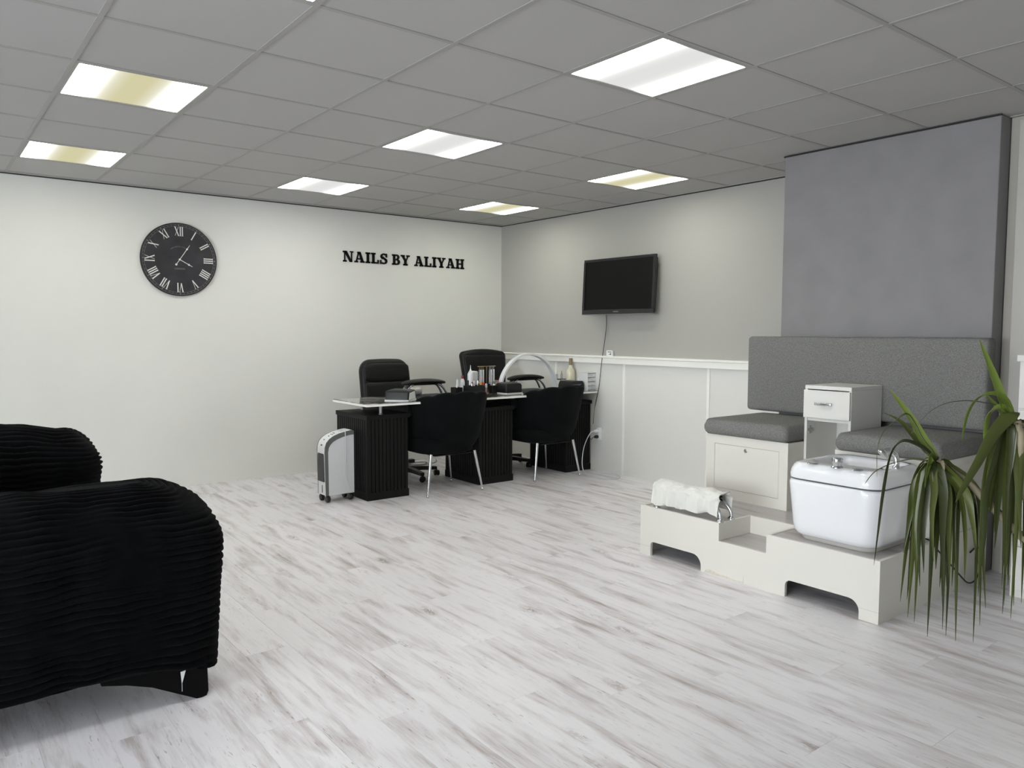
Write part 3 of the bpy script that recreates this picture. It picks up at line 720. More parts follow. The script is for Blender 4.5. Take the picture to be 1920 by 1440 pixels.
def hand_rest(x, y, label, mx0, mx1):
    t = thing('hand_rest', label, 'hand rest', (x, y, ZD+.0052), 0, 'padded hand rests on the desk')
    bm = NB(); rings = []
    n = 17
    for i in range(n):
        s = i/(n-1)*2-1; wd = max(.004, (1-abs(s)**3.2)**.5)*.068; th = max(.003, (1-abs(s)**4)**.5)*.022
        zc = .128-.020*s*s; r = []
        for k in range(16):
            a = 2*PI*k/16; r.append((s*.228, math.cos(a)*wd, zc+math.sin(a)*th))
        rings.append(r)
    loft(bm, rings); fin('pad', bm, M_leather, t, 60)
    bm = NB(); box(bm, -.17, .17, -.03, .03, .094, .104, .003, 1); fin('pad_plate', bm, M_plast, t)
    for s in (-1, 1):
        for yy in (-.034, .034):
            bm = NB(); tube(bm, smooth_path([(s*.125, yy*.7, .100), (s*.155, yy*.9, .088), (s*.185, yy*1.1, .055), (s*.205, yy*1.2, .022), (s*.21, yy*1.2, .008)]), .0105, 10)
            lathe(bm, [(.016, 0), (.016, .004), (.009, .010)], (s*.21, yy*1.2, 0), 14); fin('leg', bm, M_chrome, t, 50)
    return t
hand_rest(-1.745, -1.19, 'black padded hand rest with chrome legs in front of the left swivel chair', 0, 0)
hand_rest(-.585, -1.17, 'black padded hand rest with chrome legs under the arch lamp', 0, 0)
def mat_(x0, x1, y0, y1, label):
    bm = NB(); nx, ny = 16, 10; vs = []
    for lay in (0, 1):
        g = []
        for j in range(ny+1):
            g.append([bm.verts.new((x0+(x1-x0)*i/nx, y0+(y1-y0)*j/ny, ZD+(.0005 if lay == 0 else .0045+.0004*noise.noise(Vector((i*.7, j*.7, x0)))))) for i in range(nx+1)])
        vs.append(g)
    for g in vs:
        for j in range(ny):
            for i in range(nx): bm.faces.new((g[j][i], g[j][i+1], g[j+1][i+1], g[j+1][i]))
    a, b = vs
    for i in range(nx):
        for j in (0, ny): bm.faces.new((a[j][i], a[j][i+1], b[j][i+1], b[j][i]))
    for j in range(ny):
        for i in (0, nx): bm.faces.new((a[j][i], a[j+1][i], b[j+1][i], b[j][i]))
    single('work_mat', bm, mat('dark_mat', (26, 30, 36), .6), label, 'mat')
mat_(-2.0, -1.49, -1.40, -1.01, 'dark work mat on the desk under the left hand rest')
mat_(-.80, -.36, -1.40, -1.01, 'dark work mat on the desk under the arch lamp')
bm = NB(); lathe(bm, [(.016, -.055), (.030, -.055), (.031, -.053), (.031, .053), (.030, .055), (.016, .055), (.013, .052)], (-1.757, -1.062, ZD+.0365), 24, 'x')
single('paper_roll', bm, M_towel, 'white paper roll lying behind the left hand rest', 'paper roll')
# arch lamp
AX, AY, AR = -.590, -1.215, .352
t = thing('arch_lamp', 'white half-ring arch desk lamp standing across the right work place', 'lamp', (AX, AY, ZD))
bm = NB(); rings = []
for i in range(49):
    a = PI*i/48; c, s = math.cos(a), math.sin(a)
    rings.append([(c*r, yy, s*r*1.01+.004) for r, yy in ((AR, -.025), (AR, .025), (AR-.018, .025), (AR-.018, -.025))])
loft(bm, rings); fin('arch', bm, M_pgrey, t, 30)
bm = NB(); rings = []
for i in range(49):
    a = PI*i/48; c, s = math.cos(a), math.sin(a)
    rings.append([(c*r, yy, s*r*1.01+.004) for r, yy in ((AR+.0015, -.0265), (AR+.0015, -.012), (AR-.016, -.012), (AR-.016, -.0265))])
loft(bm, rings); fin('front_band', bm, M_wplast, t, 30, 'white front edge')
for s in (-1, 1):
    fin('clamp', B(s*(AR-.008)-.017, s*(AR-.008)+.017, -.028, .028, 0, .012, .003, 1), M_wplast, t)

def bottle(name, x, y, r, h, body, capm, label, cat='bottle', cr=.45, ch=.28, group='bottles and pots between the two work places', sh=.75, square=False):
    t = thing(name, label, cat, (x, y, ZD), 0, group)
    hb = h*(1-ch)
    bm = NB()
    if square: loft(bm, [rrect(0, 0, r, r*.8, .006, 0), rrect(0, 0, r, r*.8, .008, hb*.9), rrect(0, 0, r*.8, r*.6, .01, hb)])
    else: lathe(bm, [(r*.92, 0), (r, .003), (r, hb*sh), (r*.8, hb*.9), (r*cr, hb)], (0, 0, 0), 18)
    fin('body', bm, body, t)
    bm = NB(); lathe(bm, [(r*cr*1.15, hb+.0003), (r*cr*1.15, h*.96), (r*cr, h), (.001, h)], (0, 0, 0), 16); fin('cap', bm, capm, t)
    return t
M_red = mat('red_plastic', (130, 26, 30), .3); M_dred = mat('dark_red_glass', (58, 14, 22), .15); M_blue = mat('violet_blue_plastic', (70, 66, 118), .35)
M_pink = mat('pink_plastic', (214, 132, 160), .4); M_yel = mat('yellow_plastic', (220, 180, 70), .4); M_or = mat('orange_red_plastic', (196, 70, 40), .4)
M_green = mat('green_plastic', (38, 110, 84), .4); M_pinkclear = mat('pink_clear', (214, 180, 182), .15, trans=.45); M_amber = mat('amber_liquid', (196, 140, 62), .2)
GR = 'bottles and pots between the two work places'
# organiser trays
def tray(x0, x1, y0, y1, h, label):
    t = thing('organiser_tray', label, 'tray', ((x0+x1)/2, (y0+y1)/2, ZD)); a, b = (x1-x0)/2, (y1-y0)/2
    fin('bottom', B(-a, a, -b, b, 0, .004), M_plast, t, 0)
    for (p, q, r_, s) in ((-a, a, -b, -b+.003), (-a, a, b-.003, b), (-a, -a+.003, -b+.003, b-.003), (a-.003, a, -b+.003, b-.003)): fin('side', B(p, q, r_, s, .0042, h), M_plast, t, 0)
    fin('divider', B(-.001, .001, -b+.0035, b-.0035, .0042, h*.9), M_plast, t, 0)
tray(-1.445, -1.372, -1.24, -1.16, .065, 'small black tray at the left end of the bottle group')
tray(-1.360, -1.206, -1.345, -1.238, .082, 'larger black tray full of brushes and polish')
bottle('polish_bottle', -1.392, -1.19, .013, .118, M_dred, M_pgrey, 'dark red polish bottle with a silver cap in the small tray', cr=.5, ch=.4)['group'] = GR
bottle('polish_bottle', -1.415, -1.215, .012, .085, M_frost, M_wplast, 'clear polish bottle with a white cap in the small tray', cr=.5, ch=.4)
bottle('polish_bottle', -1.335, -1.275, .013, .13, M_frost, M_plast, 'clear polish bottle with a black cap in the larger tray', cr=.5, ch=.5)
bottle('polish_bottle', -1.318, -1.31, .013, .105, M_frost, M_chrome, 'silver-capped polish bottle at the front of the larger tray', cr=.5, ch=.5)
bottle('pump_bottle', -1.290, -1.12, .022, .165, M_wplast, M_red, 'short white bottle with a red cap behind the black tray', ch=.18)
t = thing('nozzle_bottle', 'white bottle with a long pointed nozzle', 'bottle', (-1.256, -1.20, ZD), 0, GR)
bm = NB(); lathe(bm, [(.026, 0), (.028, .004), (.028, .180), (.020, .194), (.010, .2)], (0, 0, 0), 20); fin('body', bm, M_frost, t)
bm = NB(); lathe(bm, [(.012, .2003), (.012, .210), (.008, .216), (.0035, .232), (.0018, .262)], (0, 0, 0), 16); fin('nozzle', bm, M_wplast, t)
t = thing('refill_bottle', 'square translucent white bottle beside the nozzle bottle', 'bottle', (-1.200, -1.16, ZD), 0, GR)
bm = NB(); loft(bm, [rrect(0, 0, .036, .03, .008, 0), rrect(0, 0, .037, .031, .009, .004), rrect(0, 0, .037, .031, .009, .196), rrect(0, 0, .030, .025, .01, .203)]); fin('body', bm, M_frost, t)
bm = NB(); lathe(bm, [(.012, .2033), (.012, .206), (.002, .2065)], (0, 0, 0), 14); fin('cap', bm, M_wplast, t)
for (x_, y_, r_, h_, b_, c_, l_) in ((-1.300, -1.29, .012, .112, M_frost, M_red, 'clear polish bottle with a red cap in the larger tray'), (-1.268, -1.275, .013, .12, M_wplast, M_wplast, 'all-white polish bottle in the larger tray'),
  (-1.240, -1.305, .012, .10, M_dred, M_plast, 'dark red polish bottle with a black cap in the larger tray'), (-1.345, -1.12, .018, .13, M_frost, M_pgrey, 'frosted bottle with a grey cap behind the small tray'), (-1.228, -1.275, .010, .125, M_pink, M_chrome, 'pink polish bottle with a silver cap in the larger tray')):
    bottle('polish_bottle', x_, y_, r_, h_, b_, c_, l_, cr=.55, ch=.42)
# T-bar stand with hanging clear sleeves
t = thing('display_stand', 'thin gold T-shaped stand hung with clear sleeves', 'stand', (-1.086, -1.215, ZD), 0)
bm = NB(); tube(bm, [(0, 0, .002), (0, 0, .247)], .0017, 8); fin('post', bm, M_brass, t)
bm = NB(); tube(bm, [(-.096, 0, .247), (.094, 0, .247)], .0022, 8); lathe(bm, [(.001, -.101), (.004, -.099), (.004, -.096), (.001, -.094)], (0, 0, .247), 8, 'x'); lathe(bm, [(.001, .094), (.004, .096), (.004, .099), (.001, .101)], (0, 0, .247), 8, 'x'); fin('crossbar', bm, M_brass, t)
bm = NB(); lathe(bm, [(.032, 0), (.032, .003), (.004, .004)], (0, 0, 0), 20); fin('foot', bm, M_brass, t)
for k, xx in enumerate((-.080, -.066, -.052, -.038, .034, .050, .068, .082)):
    t2 = thing('hanging_sleeve', 'clear plastic sleeve hanging %s of the post of the gold T-shaped stand' % ('left' if xx < 0 else 'right'), 'sleeve', (-1.086+xx, -1.215, ZD+.247), 0, 'clear sleeves on the gold stand')
    bm = NB(); tube(bm, smooth_path([(0, 0, .003), (0, -.004, 0), (0, 0, -.006), (0, .001, -.03)]), .0012, 6); fin('hook', bm, M_brass if xx < 0 else M_pgrey, t2)
    bm = NB(); loft(bm, [rrect(0, 0, .0052, .004, .002, -.03), rrect(0, 0, .006, .0045, .002, -.036), rrect(0, 0, .006, .0045, .002, -.15-.01*(k % 3)), rrect(0, 0, .004, .003, .002, -.155-.01*(k % 3))]); fin('sleeve', bm, M_frost if k % 2 else M_clear, t2)
bottle('pink_pot', -1.085, -1.13, .024, .155, M_pink, M_pink, 'pink pot behind the gold T-shaped stand', 'pot', cr=.8, ch=.25)
bottle('polish_bottle', -1.183, -1.262, .017, .082, M_blue, M_blue, 'violet-blue bottle at the front of the bottle group', cr=.8, ch=.2)
bottle('polish_bottle', -1.163, -1.225, .012, .104, M_plast, M_yel, 'dark polish bottle with a yellow cap', cr=.8, ch=.4)
bottle('polish_bottle', -1.137, -1.232, .012, .102, M_dred, M_or, 'dark polish bottle with an orange-red cap', cr=.8, ch=.4)
bottle('polish_bottle', -1.112, -1.245, .011, .09, M_pinkclear, M_frost, 'small pinkish polish bottle left of the gold stand', cr=.8, ch=.4)
t = thing('black_box', 'small black box with a green-capped bottle on it', 'box', (-1.045, -1.265, ZD), 0, GR)
fin('body', B(-.030, .030, -.025, .025, 0, .066, .002, 1), M_plast, t, 0); fin('lid', B(-.0305, .0305, -.0255, .0255, .0665, .072, .001, 1), M_plast, t, 0)
t = thing('polish_bottle', 'little white bottle with a green cap on top of the black box', 'bottle', (-1.035, -1.262, ZD+.0724), 0, GR)
bm = NB(); lathe(bm, [(.010, 0), (.010, .012), (.006, .015)], (0, 0, 0), 14); fin('body', bm, M_wplast, t)
bm = NB(); lathe(bm, [(.011, .0153), (.011, .030), (.008, .036), (.001, .037)], (0, 0, 0), 12); fin('cap', bm, M_green, t)
bottle('gel_pot', -1.000, -1.235, .019, .095, M_pinkclear, M_pinkclear, 'pinkish clear pot right of the black box', 'pot', cr=.85, ch=.2)
def cup(x, y, w_, h_, label, m, inner):
    t = thing('clear_cup', label, 'cup', (x, y, ZD), 0, GR); a = w_/2
    bm = NB(); loft(bm, [rrect(0, 0, a, a, .003, 0), rrect(0, 0, a, a, .003, h_), rrect(0, 0, a-.002, a-.002, .002, h_), rrect(0, 0, a-.002, a-.002, .002, .003)]); fin('body', bm, m, t, 30)
    fin('contents', B(-a+.0035, a-.0035, -a+.0035, a-.0035, .0035, h_*.35), inner, t, 0)
cup(-.958, -1.17, .058, .112, 'square clear cup with amber contents at the left foot of the arch lamp', M_pinkclear, M_amber)
# right end: z-shaped stand with small bottles, tall pale bottle, cups, dome lamp, acrylic drawers
t = thing('wire_riser', 'black z-shaped riser stand behind the arch lamp', 'stand', (-.115, -1.13, ZD))
bm = NB(); box(bm, -.055, .055, -.045, .045, .088, .094); fin('top', bm, M_plast, t, 0)
for yy in (-.042, .042):
    bm = NB(); tube(bm, [(.055, yy, .091), (-.02, yy, .0905), (-.038, yy, .02), (-.03, yy, .004), (.05, yy, .004)], .0035, 8); fin('frame', bm, M_plast, t)
def topper(x, y, z, r, h, m, cm, label):
    t = thing('small_bottle', label, 'bottle', (x, y, z), 0, 'small bottles on the black riser')
    bm = NB(); lathe(bm, [(r, 0), (r, h*.55), (r*.5, h*.66)], (0, 0, 0), 14); fin('body', bm, m, t); bm = NB(); lathe(bm, [(r*.5, h*.661), (r*.55, h), (.001, h)], (0, 0, 0), 12); fin('cap', bm, cm, t)
topper(-.152, -1.13, ZD+.0942, .013, .072, M_clear, M_wplast, 'small clear bottle with a white cap on the black riser')
topper(-.088, -1.13, ZD+.0942, .013, .080, M_clear, M_brass, 'small clear bottle with a dark gold cap on the black riser')
t = thing('tall_bottle', 'tall pale yellow bottle with a brown-gold capsule by the wainscot', 'bottle', (-.072, -1.245, ZD))
bm = NB(); lathe(bm, [(.043, 0), (.045, .004), (.045, .165), (.040, .188), (.020, .212), (.0155, .236)], (0, 0, 0), 24); fin('body', bm, mat('pale_yellow_glass', (214, 210, 184), .12, coat=.3), t, 50)
bm = NB(); lathe(bm, [(.0165, .2363), (.0165, .302), (.014, .304), (.001, .304)], (0, 0, 0), 20); fin('capsule', bm, mat('capsule_brown', (140, 122, 88), .4), t)
for k, (yy, lab) in enumerate(((-1.355, 'left'), (-1.40, 'right'))):
    t = thing('cream_pot', 'small white pot, the %s one beside the acrylic drawer box' % lab, 'pot', (-.055+.012*k, yy, ZD), 0, 'small white pots by the acrylic box')
    bm = NB(); lathe(bm, [(.018, 0), (.019, .003), (.019, .078)], (0, 0, 0), 18); fin('jar', bm, M_wplast, t); bm = NB(); lathe(bm, [(.020, .0783), (.020, .112), (.017, .115), (.001, .115)], (0, 0, 0), 18); fin('lid', bm, M_pgrey, t)
t = thing('acrylic_drawers', 'clear acrylic drawer box at the right end of the desk', 'storage box', (-.082, -1.50, ZD), math.radians(8))
hx, hy, hh2 = .062, .055, .172
for (a, b, c, d, e, f, nm) in ((-hx, hx, -hy, hy, 0, .004, 'bottom'), (-hx, hx, -hy, hy, hh2-.004, hh2, 'top'), (-hx, -hx+.004, -hy, hy, .004, hh2-.004, 'side'), (hx-.004, hx, -hy, hy, .004, hh2-.004, 'side'), (-hx+.004, hx-.004, hy-.004, hy, .004, hh2-.004, 'back')):
    fin(nm, B(a, b, c, d, e, f), M_frost, t, 0)
for k in range(4):
    z0_ = .008+k*.040
    d = fin('drawer', B(-hx+.006, hx-.006, -hy+.002, hy-.006, z0_, z0_+.034, .002, 1), M_frost, t, 0)
    fin('contents', B(-hx+.02, hx-.03, -hy+.01, hy-.02, z0_+.004, z0_+.022), mat('pale_tips', (214, 210, 188), .5), d, 0)
    bm = NB(); lathe(bm, [(.004, -hy-.008), (.004, -hy+.0015)], (0, 0, z0_+.017), 8, 'y'); fin('knob', bm, M_frost, d)
t = thing('dome_nail_lamp', 'black dome nail lamp with an open front, partly behind the right velvet chair', 'nail lamp', (-.238, -1.44, ZD), math.radians(0))
bm = NB(); outs = []; W2, HH = .086, .096
def dome(ins, z_): return [(-W2+ins, z_)]
pr = [(-W2, 0), (-W2, .055), (-W2+.008, .078), (-W2+.022, HH-.002), (-W2+.035, HH), (W2-.035, HH), (W2-.022, HH-.002), (W2-.008, .078), (W2, .055), (W2, 0), (W2-.02, 0), (W2-.02, .05), (W2-.035, .064), (-W2+.035, .064), (-W2+.02, .05), (-W2+.02, 0)]
prism(bm, pr, 'y', -.09, .09); fin('shell', bm, M_plast, t, 25)
fin('back', B(-W2+.0205, W2-.0205, .07, .089, .001, .05), M_plast, t, 0); fin('interior', B(-W2+.036, W2-.036, -.085, .07, .058, .0635), mat('lamp_interior', (150, 148, 160), .2, metal=.6), t, 0)

# ================================================================ VELVET CHAIRS
def velvet_chair(cx, cy, label):
    t = thing('velvet_chair', label, 'chair', (cx, cy, 0), 0, 'black velvet client chairs')
    bm = NB(); NT, a_max = 64, math.radians(112); rings = []
    for i in range(NT+1):
        th = -a_max+2*a_max*i/NT; s, c = math.sin(th), math.cos(th)
        lob = abs(math.cos(th/(2*a_max)*7*PI+0))  # seven lobes
        lob = lob**.6
        f = abs(th)/a_max
        ztop = .842-.19*f**2.4+.022*lob
        zb = .332+.055*f*f
        ring = []
        prof = []
        M_ = 9
        for k in range(M_+1):
            h = k/M_; prof.append((h, 1))
        th_ = .052
        def pos(h, inn):
            z = zb+(ztop-.02-zb)*h
            hr = max(0, (z-.345)/.5)
            rx = .290+.094*hr**.65+.008*lob*h; ry = .27+.10*hr+.008*lob*h
            rq = 1-.17*max(0, 1-h/.32)**2.2; rx = rx*rq-.014-inn; ry = ry*rq-inn
            return Vector((rx*s, -ry*c+.02-.015*hr, z))
        for k in range(M_+1): ring.append(pos(k/M_, 0))
        for k in range(1, 5):
            a = PI*k/5; p = pos(1, th_/2*(1-math.cos(a))); p.z += .02*math.sin(a); ring.append(p)
        for k in range(M_+1): ring.append(pos(1-k/M_, th_))
        rings.append([(p[0]+.05, p[1], p[2]) for p in ring])
    loft(bm, rings); fin('shell', bm, M_velvet, t, 60)
    bm = NB(); loft(bm, [rrect(0, .03, .23, .23, .16, .335, 8), rrect(0, .03, .262, .262, .18, .345, 8), rrect(0, .04, .268, .268, .18, .40, 8), rrect(0, .04, .262, .262, .18, .455, 8), rrect(0, .04, .23, .23, .16, .472, 8), rrect(0, .04, .12, .12, .1, .48, 8)])
    fin('seat', bm, M_velvet, t, 60)
    for sx in (-1, 1):
        for (y0_, y1_) in ((-.205, -.243), (.19, .235)):
            bm = NB(); p0 = Vector((sx*.215, y0_, .344)); p1 = Vector((sx*.272, y1_, .018))
            tube(bm, [p0, p0.lerp(p1, .5), p1], [.0145, .0115, .008], 14)
            lathe(bm, [(.002, 0), (.009, .002), (.0125, .010), (.011, .018), (.006, .023)], (p1.x, p1.y, 0), 14); fin('leg', bm, M_chrome, t, 50)
    fin('mounting_plate', B(-.17, .22, -.20, .22, .3225, .3285), M_plast, t, 0)
    for (bx, bz) in ((0, .60),):
        bm = NB(); lathe(bm, [(.015, -.012), (.012, -.006), (.002, -.003)], (bx, -.335, bz), 12, 'y'); fin('button', bm, M_velvet, t)
    return t
velvet_chair(-1.735, -1.43, 'black velvet shell chair with chrome legs at the left work place')
velvet_chair(-.622, -1.445, 'black velvet shell chair with chrome legs at the right work place')

# ================================================================ SWIVEL CHAIRS
def swivel(cx, cy, rz, base_rz, zt, wtop, seam, label, bw=.265, recl=.06):
    t = thing('swivel_chair', label, 'chair', (cx, cy, 0), rz, 'black leather swivel chairs behind the desk')
    # backrest: front faces -y
    def back():
        bm = NB(); rings = []; zb = zt-.52
        pts = []
        N_ = 40
        def outline(k):   # rounded outline in xz
            res = []
            hz = .26; r = seam[1]
            base_ = rrect(0, 0, 1, 1, r, 0, 7)
            for q_, p in enumerate(base_):
                res.append(p); p2 = base_[(q_+1) % len(base_)]
                if q_ % 8 == 7:
                    for s_ in range(1, 8): res.append(tuple(p[m_]+(p2[m_]-p[m_])*s_/8 for m_ in range(3)))
            return res
        o_ = outline(0)
        def lay(sc, y):
            out = []
            for (u, v, _) in o_:
                wv = bw+(wtop-bw)*(v*.5+.5)
                bow = (.034 if not seam[0] else .012)*(1-u*u) if v > .6 else 0
                z = zb+.26+.26*v*sc+bow*sc; x = u*wv*sc
                yy = y+.30+recl*(v*.5+.5)*1.4
                # padding bulge and seam groove
                out.append((x, yy, z))
            return out
        for sc_, y in ((.55, .045), (.9, .045), (.97, .035), (1, .02), (1, -.005), (.985, -.022), (.95, -.036), (.88, -.045)): rings.append(lay(sc_, y))
        loft(bm, rings); return bm
    bm = back(); b = fin('backrest', bm, M_leather, t, 50)
    zb = zt-.52
    # front cushions separated by the seam
    def pad(z0_, z1_, w0, w1, r):
        bm = NB(); rings = []
        for ins, d in ((0, 0), (.002, -.006), (.010, -.010), (.035, -.013)):
            ring = []
            for (u, v, _) in rrect(0, 0, 1, 1, r, 0, 6):
                z = (z0_+z1_)/2+v*((z1_-z0_)/2-ins); f = (z-zb)/.52; wv = (w0+(w1-w0)*f)-ins
                ring.append((u*wv, .30+recl*f*1.4-.044+d, z))
            rings.append(ring)
        loft(bm, rings); return fin('cushion', bm, M_leather, b, 60)
    pad(zt-.20 if seam[0] else zb+.05, zt-.028, bw-.022, wtop-.022, seam[1])
    if seam[0]: pad(zb+.05, zt-.206, bw-.022, wtop-.022, .12)
    bm = NB(); loft(bm, [rrect(0, .02, .20, .20, .08, .43), rrect(0, .02, .245, .245, .09, .445), rrect(0, .02, .25, .25, .09, .485), rrect(0, .02, .235, .235, .09, .515), rrect(0, .02, .15, .15, .08, .525)]); fin('seat', bm, M_leather, t, 50)
    bm = NB(); box(bm, -.035, .035, .20, .33, .415, .428, .003, 1); tube(bm, smooth_path([(0, .30, .42), (0, .35, .45), (0, .365, .56), (0, .372, .66)]), .02, 10); fin('back_bracket', bm, M_plast, t)
    bm = NB(); lathe(bm, [(.03, .09), (.03, .24), (.019, .245), (.019, .40), (.05, .405), (.05, .4295)], (0, 0, 0), 18); fin('gas_lift', bm, M_plast, t)
    bm = NB(); tube(bm, [(.03, -.02, .412), (-.13, -.10, .405), (-.155, -.115, .385)], .006, 8); fin('lever', bm, M_pgrey, t, 40, 'pale height lever')
    hub = NB(); lathe(hub, [(.045, .06), (.05, .065), (.045, .10), (.03, .105)], (0, 0, 0), 18); hb = fin('base', hub, M_plast, t)
    for k in range(5):
        a = base_rz-rz+2*PI*k/5; c, s = math.cos(a), math.sin(a)
        bm = NB(); rings = []
        for d, z, wd, th in ((.03, .085, .028, .022), (.16, .082, .024, .018), (.30, .072, .019, .014)):
            rings.append([(c*d-s*wd*u, s*d+c*wd*u, z+th*v) for u, v in ((-1, -1), (1, -1), (1, 1), (-1, 1))])
        loft(bm, rings); fin('spoke', bm, M_plast, hb, 30)
        x, y = c*.30, s*.30
        bm = NB()
        for sd in (-.016, .016): lathe(bm, [(.008, sd-.008), (.024, sd-.008), (.026, sd-.005), (.026, sd+.005), (.024, sd+.008), (.008, sd+.008)], (0, 0, .0265), 16, 'x')
        lathe(bm, [(.006, .03), (.006, .062)], (0, 0, 0), 8); lathe(bm, [(.027, -.006), (.027, .006)], (0, 0, .031), 14, 'x')
        bmesh.ops.rotate(bm, cent=(0, 0, 0), matrix=Matrix.Rotation(a+.6*k, 3, 'Z'), verts=bm.verts); bmesh.ops.translate(bm, vec=(x, y, 0), verts=bm.verts)
        fin('caster', bm, M_plast, hb)
    return t
swivel(-1.70, -.78, 0.02, math.radians(-17), 1.075, .262, (True, .42), 'black leather swivel chair with a rounded seamed back, behind the left work place')
swivel(-.60, -.80, -.10, math.radians(-60), 1.135, .272, (False, .16), 'taller black leather swivel chair with a squarer back near the room corner', bw=.225)

# cables under the desk
bm = NB(); tube(bm, smooth_path([(-1.46, -.30, .006), (-1.36, -.24, .006), (-1.22, -.30, .006), (-1.12, -.22, .006), (-1.20, -.16, .006), (-1.32, -.2, .006), (-1.25, -.32, .006), (-1.05, -.27, .006), (-.95, -.12, .006)]), .0038, 6)
single('floor_cable', bm, M_grey_edge, 'loose grey cable curled on the floor behind the desk', 'cable', None, 60)
t = thing('cable_adapter', 'small black adapter box near the back wall under the desk', 'adapter', (-1.27, -.12, 0))
fin('casing', B(-.05, .05, -.03, .03, 0, .04, .005), M_plast, t); bm = NB(); tube(bm, smooth_path([(-.05, 0, .02), (-.09, -.02, .008), (-.15, -.05, .005), (-.19, -.01, .005)]), .003, 6); fin('lead', bm, M_plast, t)

# ================================================================ AIR COOLER
t = thing('air_cooler', 'white and grey air cooler on casters beside the left desk pedestal', 'air cooler', (-2.625, -1.285, 0))
prf = [(-.118, .058), (-.125, .40), (-.122, .44), (-.110, .475), (-.085, .503), (-.05, .525), (.0, .543), (.06, .556), (.105, .562), (.118, .560), (.124, .552), (.124, .058)]
inr = [(-.095, .058), (-.098, .40), (-.092, .435), (-.078, .458), (-.055, .480), (-.02, .498), (.03, .514), (.08, .524), (.1235, .527), (.1235, .0585)]
bm = NB(); prism(bm, prf, 'y', -.066, .066); fin('front_shell', bm, M_wplast, t, 25)
for s in (-1, 1):
    a, b = (-.0775, -.0665) if s < 0 else (.0665, .0775)
    ringp = prf[:-1]+[(.124, .527)]+[(p[0], p[1]) for p in inr[::-1][1:]]
    bm = NB(); prism(bm, [(p[0]*1.0, p[1]) for p in prf[:11]]+[p for p in inr[:9]][::-1], 'y', a, b); fin('grey_band', bm, M_dgrey, t, 25, 'dark grey curved edge band')
    bm = NB(); prism(bm, inr, 'y', a+.003, b-.003 if s > 0 else b-.003); fin('side_panel', bm, M_pgrey, t, 25)
bm = NB(); prism(bm, [(-.052, .165), (.052, .165), (.056, .172), (.056, .375), (.048, .388), (-.048, .388), (-.056, .375), (-.056, .172)], 'x', -.1275, -.118); fin('grille', bm, M_grille, t, 0)
for k in range(9):
    fin('slat', B(-.1285, -.1278, -.052, .052, .178+k*.022, .186+k*.022), M_grille, t.children[-1] if t.children[-1].name.startswith('grille') else t, 0)
fin('water_gauge', B(-.1215, -.119, -.012, -.004, .075, .135), M_grille, t, 0)
bm = NB()
for (x, y) in ((-.095, .0), (-.06, -.01), (-.035, -.025), (-.035, .0), (-.015, -.012), (-.012, .012)):
    z = .500+.045*(x+.09)/.09*.75 if x < -.0 else .54
    z = {-.095: .4955, -.06: .521, -.035: .532, -.015: .539, -.012: .540}[x]
    box(bm, x-.004, x+.004, y-.003, y+.003, z-.006, z+.002)
box(bm, -.122, -.116, -.012, .008, .448, .458)
fin('buttons', bm, M_grille, t, 0)
bm = NB(); box(bm, .03, .085, -.03, .03, .5495, .5600, .003, 1); fin('top_recess', bm, M_pgrey, t)
bm = NB(); tube(bm, smooth_path([(.055, -.02, .564), (.050, -.055, .562), (.046, -.083, .545), (.045, -.085, .46), (.048, -.084, .30), (.055, -.084, .20), (.085, -.084, .12), (.112, -.084, .07)]), .0035, 8); fin('mains_cable', bm, M_wplast, t, 60)
for (x, y) in ((-.095, .055), (-.095, -.055), (.10, -.055), (.10, .055)):
    bm = NB(); lathe(bm, [(.010, -.014), (.024, -.014), (.027, -.009), (.027, .009), (.024, .014), (.010, .014)], (x, y, .0272), 16, 'x'); box(bm, x-.005, x+.005, y-.005, y+.005, .04, .0575); fin('caster', bm, M_plast, t)

